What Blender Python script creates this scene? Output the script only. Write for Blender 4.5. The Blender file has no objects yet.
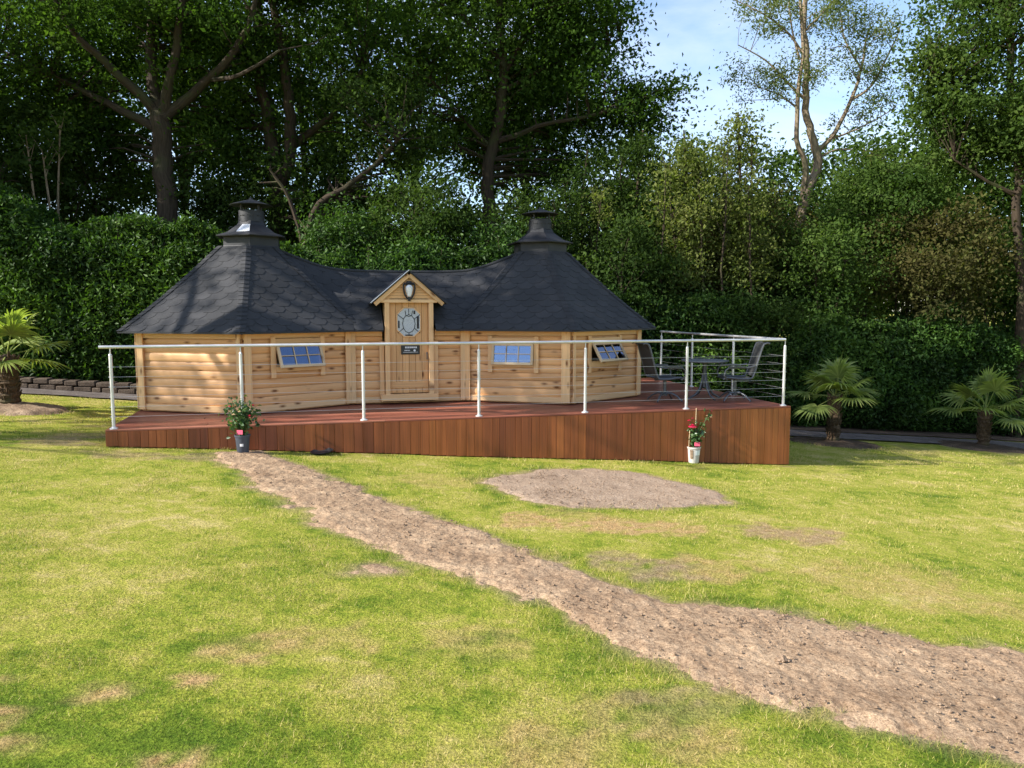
import bpy, math, random
import numpy as np
from mathutils import Vector, Matrix
R = math.radians
random.seed(7)
RNG = np.random.default_rng(11)
scene = bpy.context.scene
COL = scene.collection

# ------------------------------------------------------------------ camera maths
F = 769.0; TH = math.atan2(75.0, F); CZ = 1.53
ct, st = math.cos(TH), math.sin(TH)
def ray(px, py):
    u = (px - 512) / F; v = (384 - py) / F
    return Vector((u, ct + v * st, -st + v * ct))
def W(px, py, y):
    d = ray(px, py); t = y / d.y
    return Vector((d.x * t, y, CZ + d.z * t))
def Z0(px, py, z):
    d = ray(px, py); t = (z - CZ) / d.z
    return Vector((d.x * t, d.y * t, z))
F0 = Z0(105, 430, 0); F1 = Z0(791, 406, 0)
AX = math.atan2(F1.y - F0.y, F1.x - F0.x); DL = (F1 - F0).length
U = Vector((math.cos(AX), math.sin(AX), 0)); N = Vector((-math.sin(AX), math.cos(AX), 0))
GA = -0.20
zl = W(105, 447, F0.y).z; zr = W(791, 465, F1.y).z
# z = GA + GB x + GC y through both skirt feet
_m = np.array([[F0.x, F0.y], [F1.x, F1.y]]); GB, GC = np.linalg.solve(_m, np.array([zl - GA, zr - GA]))
def gplane(x, y):
    x = np.clip(x, -16, 18); y = np.clip(y, -8, 24)
    return GA + GB * x + GC * y
def G(px, py):
    d = ray(px, py)
    t = (GA - CZ) / (d.z - GB * d.x - GC * d.y)
    return Vector((d.x * t, d.y * t, CZ + d.z * t))

# ------------------------------------------------------------------ numpy noise
def _h(i, j, s):
    n = (i * 374761393 + j * 668265263 + s * 1442695041) & 0xffffffff
    n = ((n ^ (n >> 13)) * 1274126177) & 0xffffffff
    return ((n ^ (n >> 16)) & 0xffff) / 65535.0
def vnoise(x, y, s=0):
    x = np.asarray(x, float); y = np.asarray(y, float)
    xi = np.floor(x).astype(np.int64); yi = np.floor(y).astype(np.int64)
    fx = x - xi; fy = y - yi; fx = fx*fx*(3-2*fx); fy = fy*fy*(3-2*fy)
    a = _h(xi, yi, s); b = _h(xi+1, yi, s); c = _h(xi, yi+1, s); d = _h(xi+1, yi+1, s)
    return (a*(1-fx)+b*fx)*(1-fy)+(c*(1-fx)+d*fx)*fy
def fbm(x, y, o=4, s=0):
    r = 0; a = .5; f = 1.0
    for k in range(o):
        r = r + a*(vnoise(x*f, y*f, s+k)-.5)*2; a *= .5; f *= 2.03
    return r

# ------------------------------------------------------------------ object helpers
def tag(o, label=None, cat=None, group=None, kind=None):
    if label: o['label'] = label
    if cat: o['category'] = cat
    if group: o['group'] = group
    if kind: o['kind'] = kind
    return o
def empty(name, loc=(0, 0, 0), rz=0, label=None, cat=None, group=None):
    o = bpy.data.objects.new(name, None); COL.objects.link(o)
    o.location = loc; o.rotation_euler = (0, 0, rz); o.empty_display_size = .2
    return tag(o, label, cat, group)
def copy_tree(o, parent=None):
    c = o.copy(); COL.objects.link(c); c.parent = parent
    for ch in list(o.children): copy_tree(ch, c)
    return c
def npmesh(name, verts, faces, mat, parent=None, smooth=False, attrs=None, loc=None):
    """verts (n,3); faces (m,k) of constant k; attrs: dict name->(n,) floats"""
    verts = np.asarray(verts, np.float32); faces = np.asarray(faces, np.int32)
    if loc is not None: verts = verts - np.array(loc, np.float32)
    me = bpy.data.meshes.new(name)
    me.vertices.add(len(verts)); me.vertices.foreach_set('co', verts.ravel())
    m, k = faces.shape
    me.loops.add(m*k); me.loops.foreach_set('vertex_index', faces.ravel())
    me.polygons.add(m); me.polygons.foreach_set('loop_start', np.arange(0, m*k, k, dtype=np.int32))
    me.update(calc_edges=True)
    if smooth: me.polygons.foreach_set('use_smooth', np.ones(m, bool))
    for an, av in (attrs or {}).items():
        av = np.asarray(av, np.float32)
        if av.ndim == 1:
            a = me.attributes.new(an, 'FLOAT', 'POINT'); a.data.foreach_set('value', av)
        else:
            a = me.attributes.new(an, 'FLOAT_VECTOR', 'POINT'); a.data.foreach_set('vector', av.ravel())
    me.materials.append(mat)
    o = bpy.data.objects.new(name, me); COL.objects.link(o)
    if parent is not None: o.parent = parent
    elif loc is not None: o.location = loc
    return o

class MB:
    def __init__(s): s.v = []; s.f = []; s.g = []; s.r = []
    def add(s, vs, fs, gc=None, rnd=None):
        b = len(s.v); rnd = random.random() if rnd is None else rnd
        off = Vector((random.uniform(0, 40), random.uniform(0, 40), random.uniform(0, 40)))
        for i, p in enumerate(vs):
            s.v.append(tuple(p)); g = Vector(gc[i]) if gc else Vector(p)
            s.g.append(tuple(g + off)); s.r.append(rnd)
        s.f += [tuple(b+i for i in f) for f in fs]
    def box(s, c, size, M=None, bev=0.0, rnd=None, taper=None):
        """box centred at c, M = 3x3 matrix of axes (or None)"""
        hx, hy, hz = size[0]/2, size[1]/2, size[2]/2
        ax = sorted(range(3), key=lambda i: -size[i])
        if bev > 0:
            b = min(bev, hx*.45, hy*.45, hz*.45)
            vs = []; idx = {}
            for sx in (-1, 1):
                for sy in (-1, 1):
                    for sz in (-1, 1):
                        for k in range(3):
                            p = [sx*hx, sy*hy, sz*hz]
                            for j in range(3):
                                if j != k: p[j] -= (sx, sy, sz)[j]*b
                            idx[(sx, sy, sz, k)] = len(vs); vs.append(Vector(p))
            fs = []
            for k in range(3):
                a, c2 = [j for j in range(3) if j != k]
                for sg in (-1, 1):
                    q = []
                    for (p1, p2) in ((-1, -1), (1, -1), (1, 1), (-1, 1)):
                        key = [0, 0, 0]; key[k] = sg; key[a] = p1; key[c2] = p2
                        q.append(idx[tuple(key)+(k,)])
                    fs.append(q)
                for p1 in (-1, 1):
                    for p2 in (-1, 1):
                        key1 = [0, 0, 0]; key2 = [0, 0, 0]
                        key1[k] = -1; key2[k] = 1; key1[a] = key2[a] = p1; key1[c2] = key2[c2] = p2
                        fs.append([idx[tuple(key1)+(a,)], idx[tuple(key2)+(a,)], idx[tuple(key2)+(c2,)], idx[tuple(key1)+(c2,)]])
            for sx in (-1, 1):
                for sy in (-1, 1):
                    for sz in (-1, 1): fs.append([idx[(sx, sy, sz, k)] for k in range(3)])
        else:
            vs = [Vector((sx*hx, sy*hy, sz*hz)) for sz in (-1, 1) for sy in (-1, 1) for sx in (-1, 1)]
            fs = [(0, 2, 3, 1), (4, 5, 7, 6), (0, 1, 5, 4), (2, 6, 7, 3), (0, 4, 6, 2), (1, 3, 7, 5)]
        gc = [(p[ax[0]], p[ax[1]], p[ax[2]]) for p in vs]
        c = Vector(c); out = [(M @ p if M else p) + c for p in vs]
        s.add(out, fs, gc, rnd)
    def tube(s, pts, rad, n=8, cap=True, rnd=None):
        pts = [Vector(p) for p in pts]
        if not hasattr(rad, '__len__'): rad = [rad]*len(pts)
        vs = []; gc = []; L = 0; pa = None
        for i, p in enumerate(pts):
            a = pts[max(0, i-1)]; b = pts[min(len(pts)-1, i+1)]
            d = (b-a); d = d.normalized() if d.length > 1e-9 else Vector((0, 0, 1))
            if pa is None:
                t = Vector((0, 0, 1)) if abs(d.z) < .9 else Vector((1, 0, 0)); e1 = d.cross(t).normalized()
            else:
                e1 = (pa - d*pa.dot(d)).normalized()
            pa = e1; e2 = d.cross(e1)
            if i: L += (p-pts[i-1]).length
            for k in range(n):
                an = 2*math.pi*k/n
                vs.append(p + (e1*math.cos(an)+e2*math.sin(an))*rad[i]); gc.append((L, math.cos(an)*rad[i], math.sin(an)*rad[i]))
        fs = []
        for i in range(len(pts)-1):
            for k in range(n):
                k2 = (k+1) % n; fs.append((i*n+k, i*n+k2, (i+1)*n+k2, (i+1)*n+k))
        if cap: fs.append(tuple(range(n))[::-1]); fs.append(tuple(range((len(pts)-1)*n, len(pts)*n)))
        s.add(vs, fs, gc, rnd)
    def lathe(s, prof, c=(0, 0, 0), n=24, M=None, rnd=None, rot=0):
        vs = []; c = Vector(c)
        for r, z in prof:
            for k in range(n):
                an = 2*math.pi*k/n+rot; p = Vector((r*math.cos(an), r*math.sin(an), z)); vs.append((M@p if M else p)+c)
        fs = []
        for i in range(len(prof)-1):
            for k in range(n):
                k2 = (k+1) % n; fs.append((i*n+k, i*n+k2, (i+1)*n+k2, (i+1)*n+k))
        fs.append(tuple(range(n))[::-1]); fs.append(tuple(range((len(prof)-1)*n, len(prof)*n)))
        s.add(vs, fs, None, rnd)
    def prism(s, poly, a, b, rnd=None):
        """poly in world points, extruded by vector from a to b offset"""
        a = Vector(a); b = Vector(b); n = len(poly)
        vs = [Vector(p)+a for p in poly]+[Vector(p)+b for p in poly]
        fs = [tuple(range(n))[::-1], tuple(range(n, 2*n))]
        for k in range(n): k2 = (k+1) % n; fs.append((k, k2, n+k2, n+k))
        s.add(vs, fs, None, rnd)
    def build(s, name, mat, parent=None, smooth=False, label=None, loc=None):
        me = bpy.data.meshes.new(name)
        vv = s.v if loc is None else [tuple(Vector(p)-Vector(loc)) for p in s.v]
        me.from_pydata(vv, [], s.f); me.update()
        if smooth:
            me.polygons.foreach_set('use_smooth', [True]*len(me.polygons))
            me.set_sharp_from_angle(angle=R(40))
        a = me.attributes.new('gc', 'FLOAT_VECTOR', 'POINT'); a.data.foreach_set('vector', np.array(s.g, np.float32).ravel())
        a = me.attributes.new('rnd', 'FLOAT', 'POINT'); a.data.foreach_set('value', np.array(s.r, np.float32))
        me.materials.append(mat)
        o = bpy.data.objects.new(name, me); COL.objects.link(o)
        if parent is not None: o.parent = parent
        elif loc is not None: o.location = loc
        if label: o['label'] = label
        return o

# ------------------------------------------------------------------ materials
class NT:
    def __init__(s, name):
        s.m = bpy.data.materials.new(name); s.m.use_nodes = True; s.t = s.m.node_tree; s.t.nodes.clear()
        s.out = s.n('ShaderNodeOutputMaterial')
    def n(s, ty, **kw):
        nd = s.t.nodes.new(ty)
        for k, v in kw.items(): setattr(nd, k, v)
        return nd
    def set(s, sock, v):
        if isinstance(v, bpy.types.NodeSocket): s.t.links.new(v, sock)
        elif v is not None:
            if sock.type == 'RGBA' and len(v) == 3: v = (*v, 1)
            sock.default_value = v
    def attr(s, name, what='Fac'): return s.n('ShaderNodeAttribute', attribute_name=name).outputs[what]
    def obj(s): return s.n('ShaderNodeTexCoord').outputs['Object']
    def map(s, vec, scale=(1, 1, 1), loc=(0, 0, 0)):
        m = s.n('ShaderNodeMapping'); s.set(m.inputs['Vector'], vec); s.set(m.inputs['Scale'], scale); s.set(m.inputs['Location'], loc); return m.outputs[0]
    def noise(s, vec, scale=1, detail=3, rough=.5, dist=0, out='Fac'):
        m = s.n('ShaderNodeTexNoise'); s.set(m.inputs['Vector'], vec); s.set(m.inputs['Scale'], scale); s.set(m.inputs['Detail'], detail)
        s.set(m.inputs['Roughness'], rough); s.set(m.inputs['Distortion'], dist); return m.outputs[out]
    def voro(s, vec, scale=1, feature='F1', out='Distance', rand=1):
        m = s.n('ShaderNodeTexVoronoi', feature=feature); s.set(m.inputs['Vector'], vec); s.set(m.inputs['Scale'], scale); s.set(m.inputs['Randomness'], rand); return m.outputs[out]
    def ramp(s, fac, stops, interp='LINEAR'):
        m = s.n('ShaderNodeValToRGB'); e = m.color_ramp; e.interpolation = interp
        while len(e.elements) < len(stops): e.elements.new(.5)
        for el, (p, c) in zip(e.elements, stops):
            el.position = p; el.color = (*c, 1) if hasattr(c, '__len__') else (c, c, c, 1)
        s.set(m.inputs[0], fac); return m.outputs[0]
    def mix(s, fac, a, b, mode='MIX'):
        m = s.n('ShaderNodeMix', data_type='RGBA', blend_type=mode); s.set(m.inputs[0], fac); s.set(m.inputs[6], a); s.set(m.inputs[7], b); return m.outputs[2]
    def math(s, op, a, b=None, clamp=False):
        m = s.n('ShaderNodeMath', operation=op, use_clamp=clamp); s.set(m.inputs[0], a)
        if b is not None: s.set(m.inputs[1], b)
        return m.outputs[0]
    def bump(s, h, strength=.5, dist=.01):
        m = s.n('ShaderNodeBump'); s.set(m.inputs['Height'], h); s.set(m.inputs['Strength'], strength); s.set(m.inputs['Distance'], dist); return m.outputs[0]
    def pbr(s, col, rough=.6, metal=0, normal=None, spec=.5, **kw):
        p = s.n('ShaderNodeBsdfPrincipled'); s.set(p.inputs['Base Color'], col); s.set(p.inputs['Roughness'], rough)
        s.set(p.inputs['Metallic'], metal); s.set(p.inputs['Specular IOR Level'], spec)
        if normal is not None: s.set(p.inputs['Normal'], normal)
        for k, v in kw.items(): s.set(p.inputs[k], v)
        s.t.links.new(p.outputs[0], s.out.inputs[0]); return s.m

def m_pine(name, base=(.83, .475, .22), dark=(.54, .23, .08), rough=.55):
    t = NT(name); g = t.attr('gc', 'Vector'); r = t.attr('rnd')
    gr = t.noise(t.map(g, (1.2, 38, 38)), 1, 4, .6, .6)
    gr2 = t.noise(t.map(g, (.7, 9, 9)), 1, 3, .5, 1.2)
    c = t.ramp(gr, [(.3, tuple(b*.80 for b in base)), (.62, base)])
    c = t.mix(t.math('MULTIPLY', t.ramp(gr2, [(.45, 0), (.7, 1)]), .35), c, tuple(.6*b+.4*d for b, d in zip(base, dark)))
    kd = t.voro(t.map(g, (3.3, 8.5, .02)), 1, rand=1)
    ksel = t.voro(t.map(g, (3.3, 8.5, .02)), 1, out='Color')
    sel = t.n('ShaderNodeSeparateColor'); t.set(sel.inputs[0], ksel)
    ks = t.math('MULTIPLY', t.math('GREATER_THAN', sel.outputs[0], .12), 1.0)
    k = t.math('MULTIPLY', t.ramp(kd, [(.09, 1), (.15, .5), (.26, 0)]), ks)
    c = t.mix(k, c, (.20, .075, .022))
    c = t.mix(1, c, t.ramp(r, [(0, (.80, .76, .72)), (.5, (1, 1, 1)), (1, (1.0, .93, .84))]), 'MULTIPLY')
    return t.pbr(c, rough, normal=t.bump(gr, .25, .003), spec=.35)
def m_hardwood(name, stops, rough=.42, streak=1.0):
    t = NT(name); g = t.attr('gc', 'Vector'); r = t.attr('rnd')
    gr = t.noise(t.map(g, (1.0, 55, 55)), 1, 4, .65, .4)
    gr2 = t.noise(t.map(g, (.8, 12, 12)), 1, 3)
    c = t.ramp(r, stops)
    c = t.mix(1, c, t.ramp(gr, [(.25, .62), (.7, 1.15)]), 'MULTIPLY')
    c = t.mix(1, c, t.ramp(gr2, [(.3, (.72, .68, .66)), (.7, (1.1, 1.1, 1.1))]), 'MULTIPLY')
    rr = t.ramp(gr2, [(.3, rough-.07), (.8, rough+.15)])
    return t.pbr(c, rr, normal=t.bump(gr, .3, .002), spec=.5)
def m_simple(name, col, rough=.5, metal=0, var=.12, scale=8, spec=.5, bump=0, **kw):
    t = NT(name); n = t.noise(t.obj(), scale, 4, .6)
    c = t.ramp(n, [(.3, tuple(x*(1-var) for x in col)), (.7, tuple(min(1, x*(1+var)) for x in col))])
    rr = t.ramp(n, [(.3, max(0, rough-.06)), (.7, min(1, rough+.06))])
    nb = t.bump(t.noise(t.obj(), scale*12, 3), bump, .004) if bump else None
    return t.pbr(c, rr, metal, nb, spec, **kw)
def m_leaf(name, dark, mid, light, trans=.4, gloss=.0, rough=.45, tr_tint=(1.3, 1.5, .5)):
    t = NT(name); r = t.attr('rnd')
    c = t.ramp(r, [(0, dark), (.5, mid), (1, light)])
    nn = t.noise(t.obj(), .45, 2)
    c = t.mix(1, c, t.ramp(nn, [(.35, (.78, .85, .8)), (.65, (1.18, 1.12, 1.0))]), 'MULTIPLY')
    d = t.n('ShaderNodeBsdfPrincipled'); t.set(d.inputs['Base Color'], c); t.set(d.inputs['Roughness'], rough); t.set(d.inputs['Specular IOR Level'], gloss)
    tr = t.n('ShaderNodeBsdfTranslucent'); t.set(tr.inputs[0], t.mix(1, c, tr_tint, 'MULTIPLY'))
    m = t.n('ShaderNodeMixShader'); m.inputs[0].default_value = trans
    t.t.links.new(d.outputs[0], m.inputs[1]); t.t.links.new(tr.outputs[0], m.inputs[2]); t.t.links.new(m.outputs[0], t.out.inputs[0])
    return t.m
def m_bark(name, a, b, scale=6):
    t = NT(name); g = t.attr('gc', 'Vector')
    n = t.noise(t.map(g, (1.2, 9, 9)), scale*.5, 5, .65, .5)
    n2 = t.noise(t.obj(), 2.2, 3)
    c = t.ramp(n, [(.3, a), (.68, b)])
    c = t.mix(t.math('MULTIPLY', t.ramp(n2, [(.5, 0), (.7, 1)]), .4), c, (.05, .075, .02))
    return t.pbr(c, .9, normal=t.bump(n, .8, .02), spec=.2)
M = {}
M['pine'] = m_pine('pine_logs')
M['pine_trim'] = m_pine('pine_trim', (.84, .54, .28))
M['pine_door'] = m_pine('pine_door', (.76, .43, .19))
M['pine_sash'] = m_pine('pine_sash', (.72, .56, .36))
M['deck'] = m_hardwood('deck_boards', [(0, (.21, .060, .035)), (.5, (.28, .086, .050)), (1, (.37, .135, .082))], .42)
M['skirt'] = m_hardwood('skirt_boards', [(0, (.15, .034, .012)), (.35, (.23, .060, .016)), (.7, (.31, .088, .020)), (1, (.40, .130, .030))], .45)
M['steel'] = m_simple('brushed_steel', (.66, .64, .63), .42, .55, .05, 20)
M['cable'] = m_simple('steel_cable', (.6, .6, .6), .35, .8, .05, 20)
M['black_metal'] = m_simple('black_metal', (.013, .013, .016), .6, 0, .2, 8)
M['bright_metal_and_glint'] = m_simple('bright_metal_and_glint', (.72, .72, .75), .5, .15, .05, 8)  # pale metal for the gable edge, also the chimney's painted sun glint
M['alu'] = m_simple('grey_powder_metal', (.10, .105, .115), .4, .4, .15, 12)
M['sling'] = m_simple('sling_fabric', (.035, .035, .033), .85, 0, .25, 30)
M['tabletop'] = m_simple('table_top_metal', (.16, .165, .175), .35, .2, .15, 10)
M['glass_dark'] = None
M['white'] = m_simple('white_print', (.8, .8, .8), .5)
M['pink'] = m_simple('pink_label', (.72, .10, .17), .45, 0, .3, 60)
M['black_plastic'] = m_simple('black_plastic', (.02, .021, .024), .4, 0, .2, 20)
M['grey_plastic'] = m_simple('grey_plastic', (.055, .065, .085), .45, 0, .15, 20)
M['pale_plastic'] = m_simple('pale_plastic', (.55, .50, .46), .4, 0, .12, 20)
def glass():
    t = NT('window_glass')
    a = t.n('ShaderNodeBsdfDiffuse'); t.set(a.inputs[0], (.02, .03, .05))
    g = t.n('ShaderNodeBsdfGlossy'); t.set(g.inputs[0], (.46, .56, .80)); t.set(g.inputs[1], .03)
    tr = t.n('ShaderNodeBsdfTransparent'); t.set(tr.inputs[0], (.75, .8, .8))
    f = t.n('ShaderNodeFresnel'); t.set(f.inputs[0], 1.55)
    m = t.n('ShaderNodeMixShader'); t.set(m.inputs[0], t.math('ADD', f.outputs[0], .22, True))
    t.t.links.new(tr.outputs[0], m.inputs[1]); t.t.links.new(g.outputs[0], m.inputs[2]); t.t.links.new(m.outputs[0], t.out.inputs[0])
    return t.m
M['glass'] = glass()
def leaded():
    t = NT('textured_door_glass'); n = t.noise(t.obj(), 60, 3)
    v = t.voro(t.map(t.obj(), (7, 1, 7)), 1, out='Color')
    c = t.mix(.25, (.50, .53, .56), v)
    c = t.mix(1, c, (.7, .72, .75), 'MULTIPLY')
    return t.pbr(t.ramp(n, [(.3, (.34, .36, .40)), (.7, (.52, .55, .58))]), .22, 0, t.bump(n, .5, .004), .8)
M['door_glass'] = leaded()
def shingle():
    t = NT('bitumen_shingles'); r = t.attr('rnd')
    n = t.noise(t.obj(), 220, 2); n2 = t.noise(t.obj(), 1.6, 4)
    c = t.ramp(r, [(0, (.025, .025, .027)), (1, (.034, .0335, .036))])
    c = t.mix(1, c, t.ramp(n, [(.3, .6), (.7, 1.45)]), 'MULTIPLY')
    c = t.mix(1, c, t.ramp(n2, [(.3, .85), (.7, 1.15)]), 'MULTIPLY')
    return t.pbr(c, .85, normal=t.bump(n, .35, .003), spec=.4)
M['shingle'] = shingle()
M['bark_oak'] = m_bark('bark_oak', (.026, .019, .014), (.068, .05, .036))
M['bark_brown'] = m_bark('bark_brown', (.022, .016, .011), (.06, .042, .028))
M['bark_pale'] = m_bark('bark_pale', (.11, .08, .055), (.33, .25, .17))
M['leaf_oak'] = m_leaf('leaf_oak', (.022, .042, .012), (.044, .082, .02), (.085, .14, .03), .45)
M['leaf_dark'] = m_leaf('leaf_dark', (.022, .038, .012), (.040, .068, .020), (.070, .11, .032), .38)
M['leaf_mid'] = m_leaf('leaf_mid', (.028, .052, .014), (.058, .098, .026), (.10, .145, .04), .4)
M['leaf_pale'] = m_leaf('leaf_pale', (.075, .10, .04), (.13, .16, .065), (.20, .215, .10), .45)
M['leaf_yellow'] = m_leaf('leaf_yellow', (.07, .10, .03), (.13, .155, .05), (.20, .21, .08), .45)
M['leaf_brown'] = m_leaf('leaf_brown', (.045, .040, .018), (.070, .066, .026), (.09, .105, .035), .35)
M['leaf_laurel'] = m_leaf('leaf_laurel', (.020, .042, .010), (.042, .088, .018), (.090, .165, .030), .28, .16, .5)
M['leaf_palm'] = m_leaf('leaf_palm', (.12, .16, .04), (.24, .29, .085), (.38, .40, .14), .38, .4, .4)
M['leaf_rose'] = m_leaf('leaf_rose', (.035, .075, .03), (.07, .14, .05), (.14, .21, .09), .3, .5, .35)
M['petal'] = m_leaf('rose_petal', (.50, .01, .05), (.68, .02, .09), (.80, .06, .16), .3, .2, .5, (1, 1, 1))
M['petal_pale'] = m_leaf('bud_petal', (.55, .35, .18), (.70, .50, .30), (.8, .65, .45), .3, .2, .5, (1, 1, 1))
M['hedge_shade'] = m_leaf('hedge_inner_shade', (.008, .016, .006), (.012, .024, .008), (.018, .034, .01), .0)  # near-black green, shade of the hedge interior put into the colour
M['palm_fibre'] = m_bark('palm_fibre', (.03, .02, .013), (.13, .085, .05), 12)

def lawn_col(t, blade=False):
    o = t.obj(); p = t.map(o, (1, 1, 0))
    big = t.noise(p, .55, 4, .6, .3); mid = t.noise(p, 2.3, 4, .62, .4); fine = t.noise(p, 14, 3, .6)
    mid2 = t.noise(p, 5.5, 4, .65, .5)
    s = t.math('ADD', t.math('MULTIPLY', big, .36), t.math('ADD', t.math('MULTIPLY', mid, .36), t.math('MULTIPLY', mid2, .28)))
    s = t.math('ADD', t.math('MULTIPLY', s, .82), t.math('MULTIPLY', fine, .18))
    s = t.math('ADD', t.math('SUBTRACT', s, t.math('MULTIPLY', t.attr('lush'), .10)), .012)
    if blade:
        s = t.math('ADD', s, t.math('MULTIPLY', t.math('SUBTRACT', t.attr('rnd'), .5), .42))
    c = t.ramp(s, [(.32, (.075, .135, .012)), (.41, (.17, .235, .022)), (.48, (.325, .345, .046)), (.54, (.43, .39, .085)), (.62, (.60, .475, .20))])
    c = t.mix(t.attr('dry'), c, t.ramp(fine, [(.3, (.42, .25, .11)), (.7, (.66, .44, .23))]))
    c = t.mix(t.attr('bare'), c, t.ramp(fine, [(.3, (.26, .17, .11)), (.7, (.46, .33, .23))]))
    return c, fine
def m_lawn():
    t = NT('lawn'); c, fine = lawn_col(t)
    hf = t.noise(t.map(t.obj(), (1, 1, 0)), 60, 4, .7)
    c = t.mix(1, c, t.ramp(hf, [(.30, (.30, .33, .25)), (.60, (1.08, 1.08, 1.02))]), 'MULTIPLY')
    return t.pbr(c, .95, normal=t.bump(t.math('ADD', hf, fine), .9, .03), spec=.1)
def m_blade():
    t = NT('grass_blades'); c, f = lawn_col(t, True)
    d = t.n('ShaderNodeBsdfPrincipled'); t.set(d.inputs['Base Color'], c); t.set(d.inputs['Roughness'], .6); t.set(d.inputs['Specular IOR Level'], .25)
    tr = t.n('ShaderNodeBsdfTranslucent'); t.set(tr.inputs[0], c)
    m = t.n('ShaderNodeMixShader'); m.inputs[0].default_value = .35
    t.t.links.new(d.outputs[0], m.inputs[1]); t.t.links.new(tr.outputs[0], m.inputs[2]); t.t.links.new(m.outputs[0], t.out.inputs[0])
    return t.m
M['lawn'] = m_lawn(); M['blade'] = m_blade()
def m_soil(name, a, b, c2):
    t = NT(name); p = t.obj()
    n = t.noise(p, 3, 5, .65, .3); f = t.noise(p, 45, 5, .7); v = t.voro(p, 30)
    c = t.ramp(n, [(.3, a), (.5, b), (.72, c2)])
    c = t.mix(1, c, t.ramp(f, [(.34, (.55, .51, .48)), (.56, (1.08, 1.08, 1.08))]), 'MULTIPLY')
    f2 = t.noise(p, 130, 3, .7); c = t.mix(1, c, t.ramp(f2, [(.36, (.62, .60, .58)), (.6, (1.1, 1.1, 1.1))]), 'MULTIPLY')
    h = t.math('ADD', t.math('ADD', f, t.math('MULTIPLY', f2, .5)), t.math('MULTIPLY', v, -.4))
    return t.pbr(c, .95, normal=t.bump(h, .55, .02), spec=.1)
M['soil'] = m_soil('dry_soil', (.29, .192, .118), (.40, .277, .175), (.52, .372, .238))
M['soil_grey'] = m_soil('raked_soil', (.31, .222, .155), (.39, .285, .20), (.46, .345, .25))
M['soil_dark'] = m_soil('dark_soil', (.07, .05, .035), (.12, .085, .06), (.18, .13, .09))
M['gravel'] = m_soil('gravel', (.12, .10, .09), (.17, .145, .13), (.22, .19, .17))
M['clod'] = m_soil('clods', (.21, .145, .098), (.32, .228, .155), (.44, .325, .222))
M['stone'] = m_soil('wall_stone', (.07, .055, .042), (.11, .085, .065), (.16, .125, .095))

# ------------------------------------------------------------------ lawn, soil
def bump_ground(x, y):
    return fbm(x*.5, y*.5, 3, 5)*.02 + fbm(x*2.2, y*2.2, 2, 9)*.008
def gz(x, y): return gplane(x, y) + bump_ground(x, y)
def gpt(x, y, dz=0): return Vector((x, y, float(gz(x, y))+dz))
def poly_world(pp): return np.array([[G(*p).x, G(*p).y] for p in pp])
def sdist(X, Y, P):
    """signed distance, positive inside"""
    X = np.asarray(X, float); Y = np.asarray(Y, float)
    d = np.full(X.shape, 1e9); ins = np.zeros(X.shape, bool); n = len(P)
    for i in range(n):
        ax, ay = P[i]; bx, by = P[(i+1) % n]; ex, ey = bx-ax, by-ay
        t = np.clip(((X-ax)*ex+(Y-ay)*ey)/(ex*ex+ey*ey+1e-12), 0, 1)
        d = np.minimum(d, np.hypot(X-ax-t*ex, Y-ay-t*ey))
        c = ((ay > Y) != (by > Y)) & (X < (bx-ax)*(Y-ay)/((by-ay) if abs(by-ay) > 1e-9 else 1e-9)+ax)
        ins ^= c
    return np.where(ins, d, -d)
PATH = poly_world([(214, 453), (262, 452), (342, 483), (420, 512), (500, 538), (566, 562), (628, 588), (669, 602), (756, 612), (858, 628), (925, 640), (1024, 651), (1120, 664),
                   (1160, 800), (1040, 776), (1012, 768), (960, 757), (889, 738), (832, 721), (766, 702), (705, 685), (643, 660), (587, 632), (541, 604), (478, 586), (420, 566), (351, 540), (293, 508), (239, 477)])
OVAL = poly_world([(484, 482), (500, 474), (540, 469), (590, 468), (640, 473), (690, 482), (728, 496), (733, 502), (700, 507), (640, 509), (580, 507), (520, 500), (490, 491)])
PATCHES = {'a': poly_world([(355, 566), (372, 561), (395, 566), (398, 574), (385, 579), (362, 576)])}
pl_base = G(10, 409); p1_base = G(833, 443); p2_base = G(983, 448)
def ring(c, rx, ry, n=18): return np.array([[c[0]+rx*math.cos(2*math.pi*i/n), c[1]+ry*math.sin(2*math.pi*i/n)] for i in range(n)])
BEDS = [ring(pl_base, .95, .75), ring(p1_base, 1.0, .7), ring(p2_base, 1.0, .8)]
NS = lambda x, y: fbm(x*2.3, y*2.3, 4, 31)*.20+fbm(x*8, y*8, 3, 33)*.12
def soil_masks(x, y):
    m = np.full(np.shape(x), -9.0)
    for P in [PATH, OVAL]+list(PATCHES.values())+BEDS: m = np.maximum(m, sdist(x, y, P))
    return m + NS(x, y)
DRY = [(88, 697, .11, 1, 0), (193, 678, .06, 1, 0), (4, 681, .07, 1, 0), (6, 716, .09, .9, 0), (178, 763, .10, .9, 0), (12, 745, .06, .8, 0), (250, 650, .16, .8, 0), (330, 640, .2, .5, 0),
       (610, 525, .35, 1, 0), (540, 521, .32, 1, 0), (665, 528, .30, .9, 0), (575, 517, .3, .5, 0), (800, 535, .34, .8, .6), (770, 532, .3, .6, .5), (640, 568, .30, .3, .8), (620, 560, .2, .3, .7),
       (705, 570, .3, .7, 0), (60, 441, .35, .5, .6), (75, 436, .3, .4, .5), (960, 600, .4, .5, 0), (880, 580, .5, .4, 0), (430, 480, .4, .4, 0), (700, 740, .2, .7, 0), (560, 745, .2, .6, 0),
       (640, 715, .2, .5, .2), (470, 640, .25, .5, 0), (130, 455, .3, .4, .5), (200, 458, .25, .3, .6), (690, 700, .2, .3, .5), (900, 450, .6, .2, .4), (820, 420, .5, .2, .5)]
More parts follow.
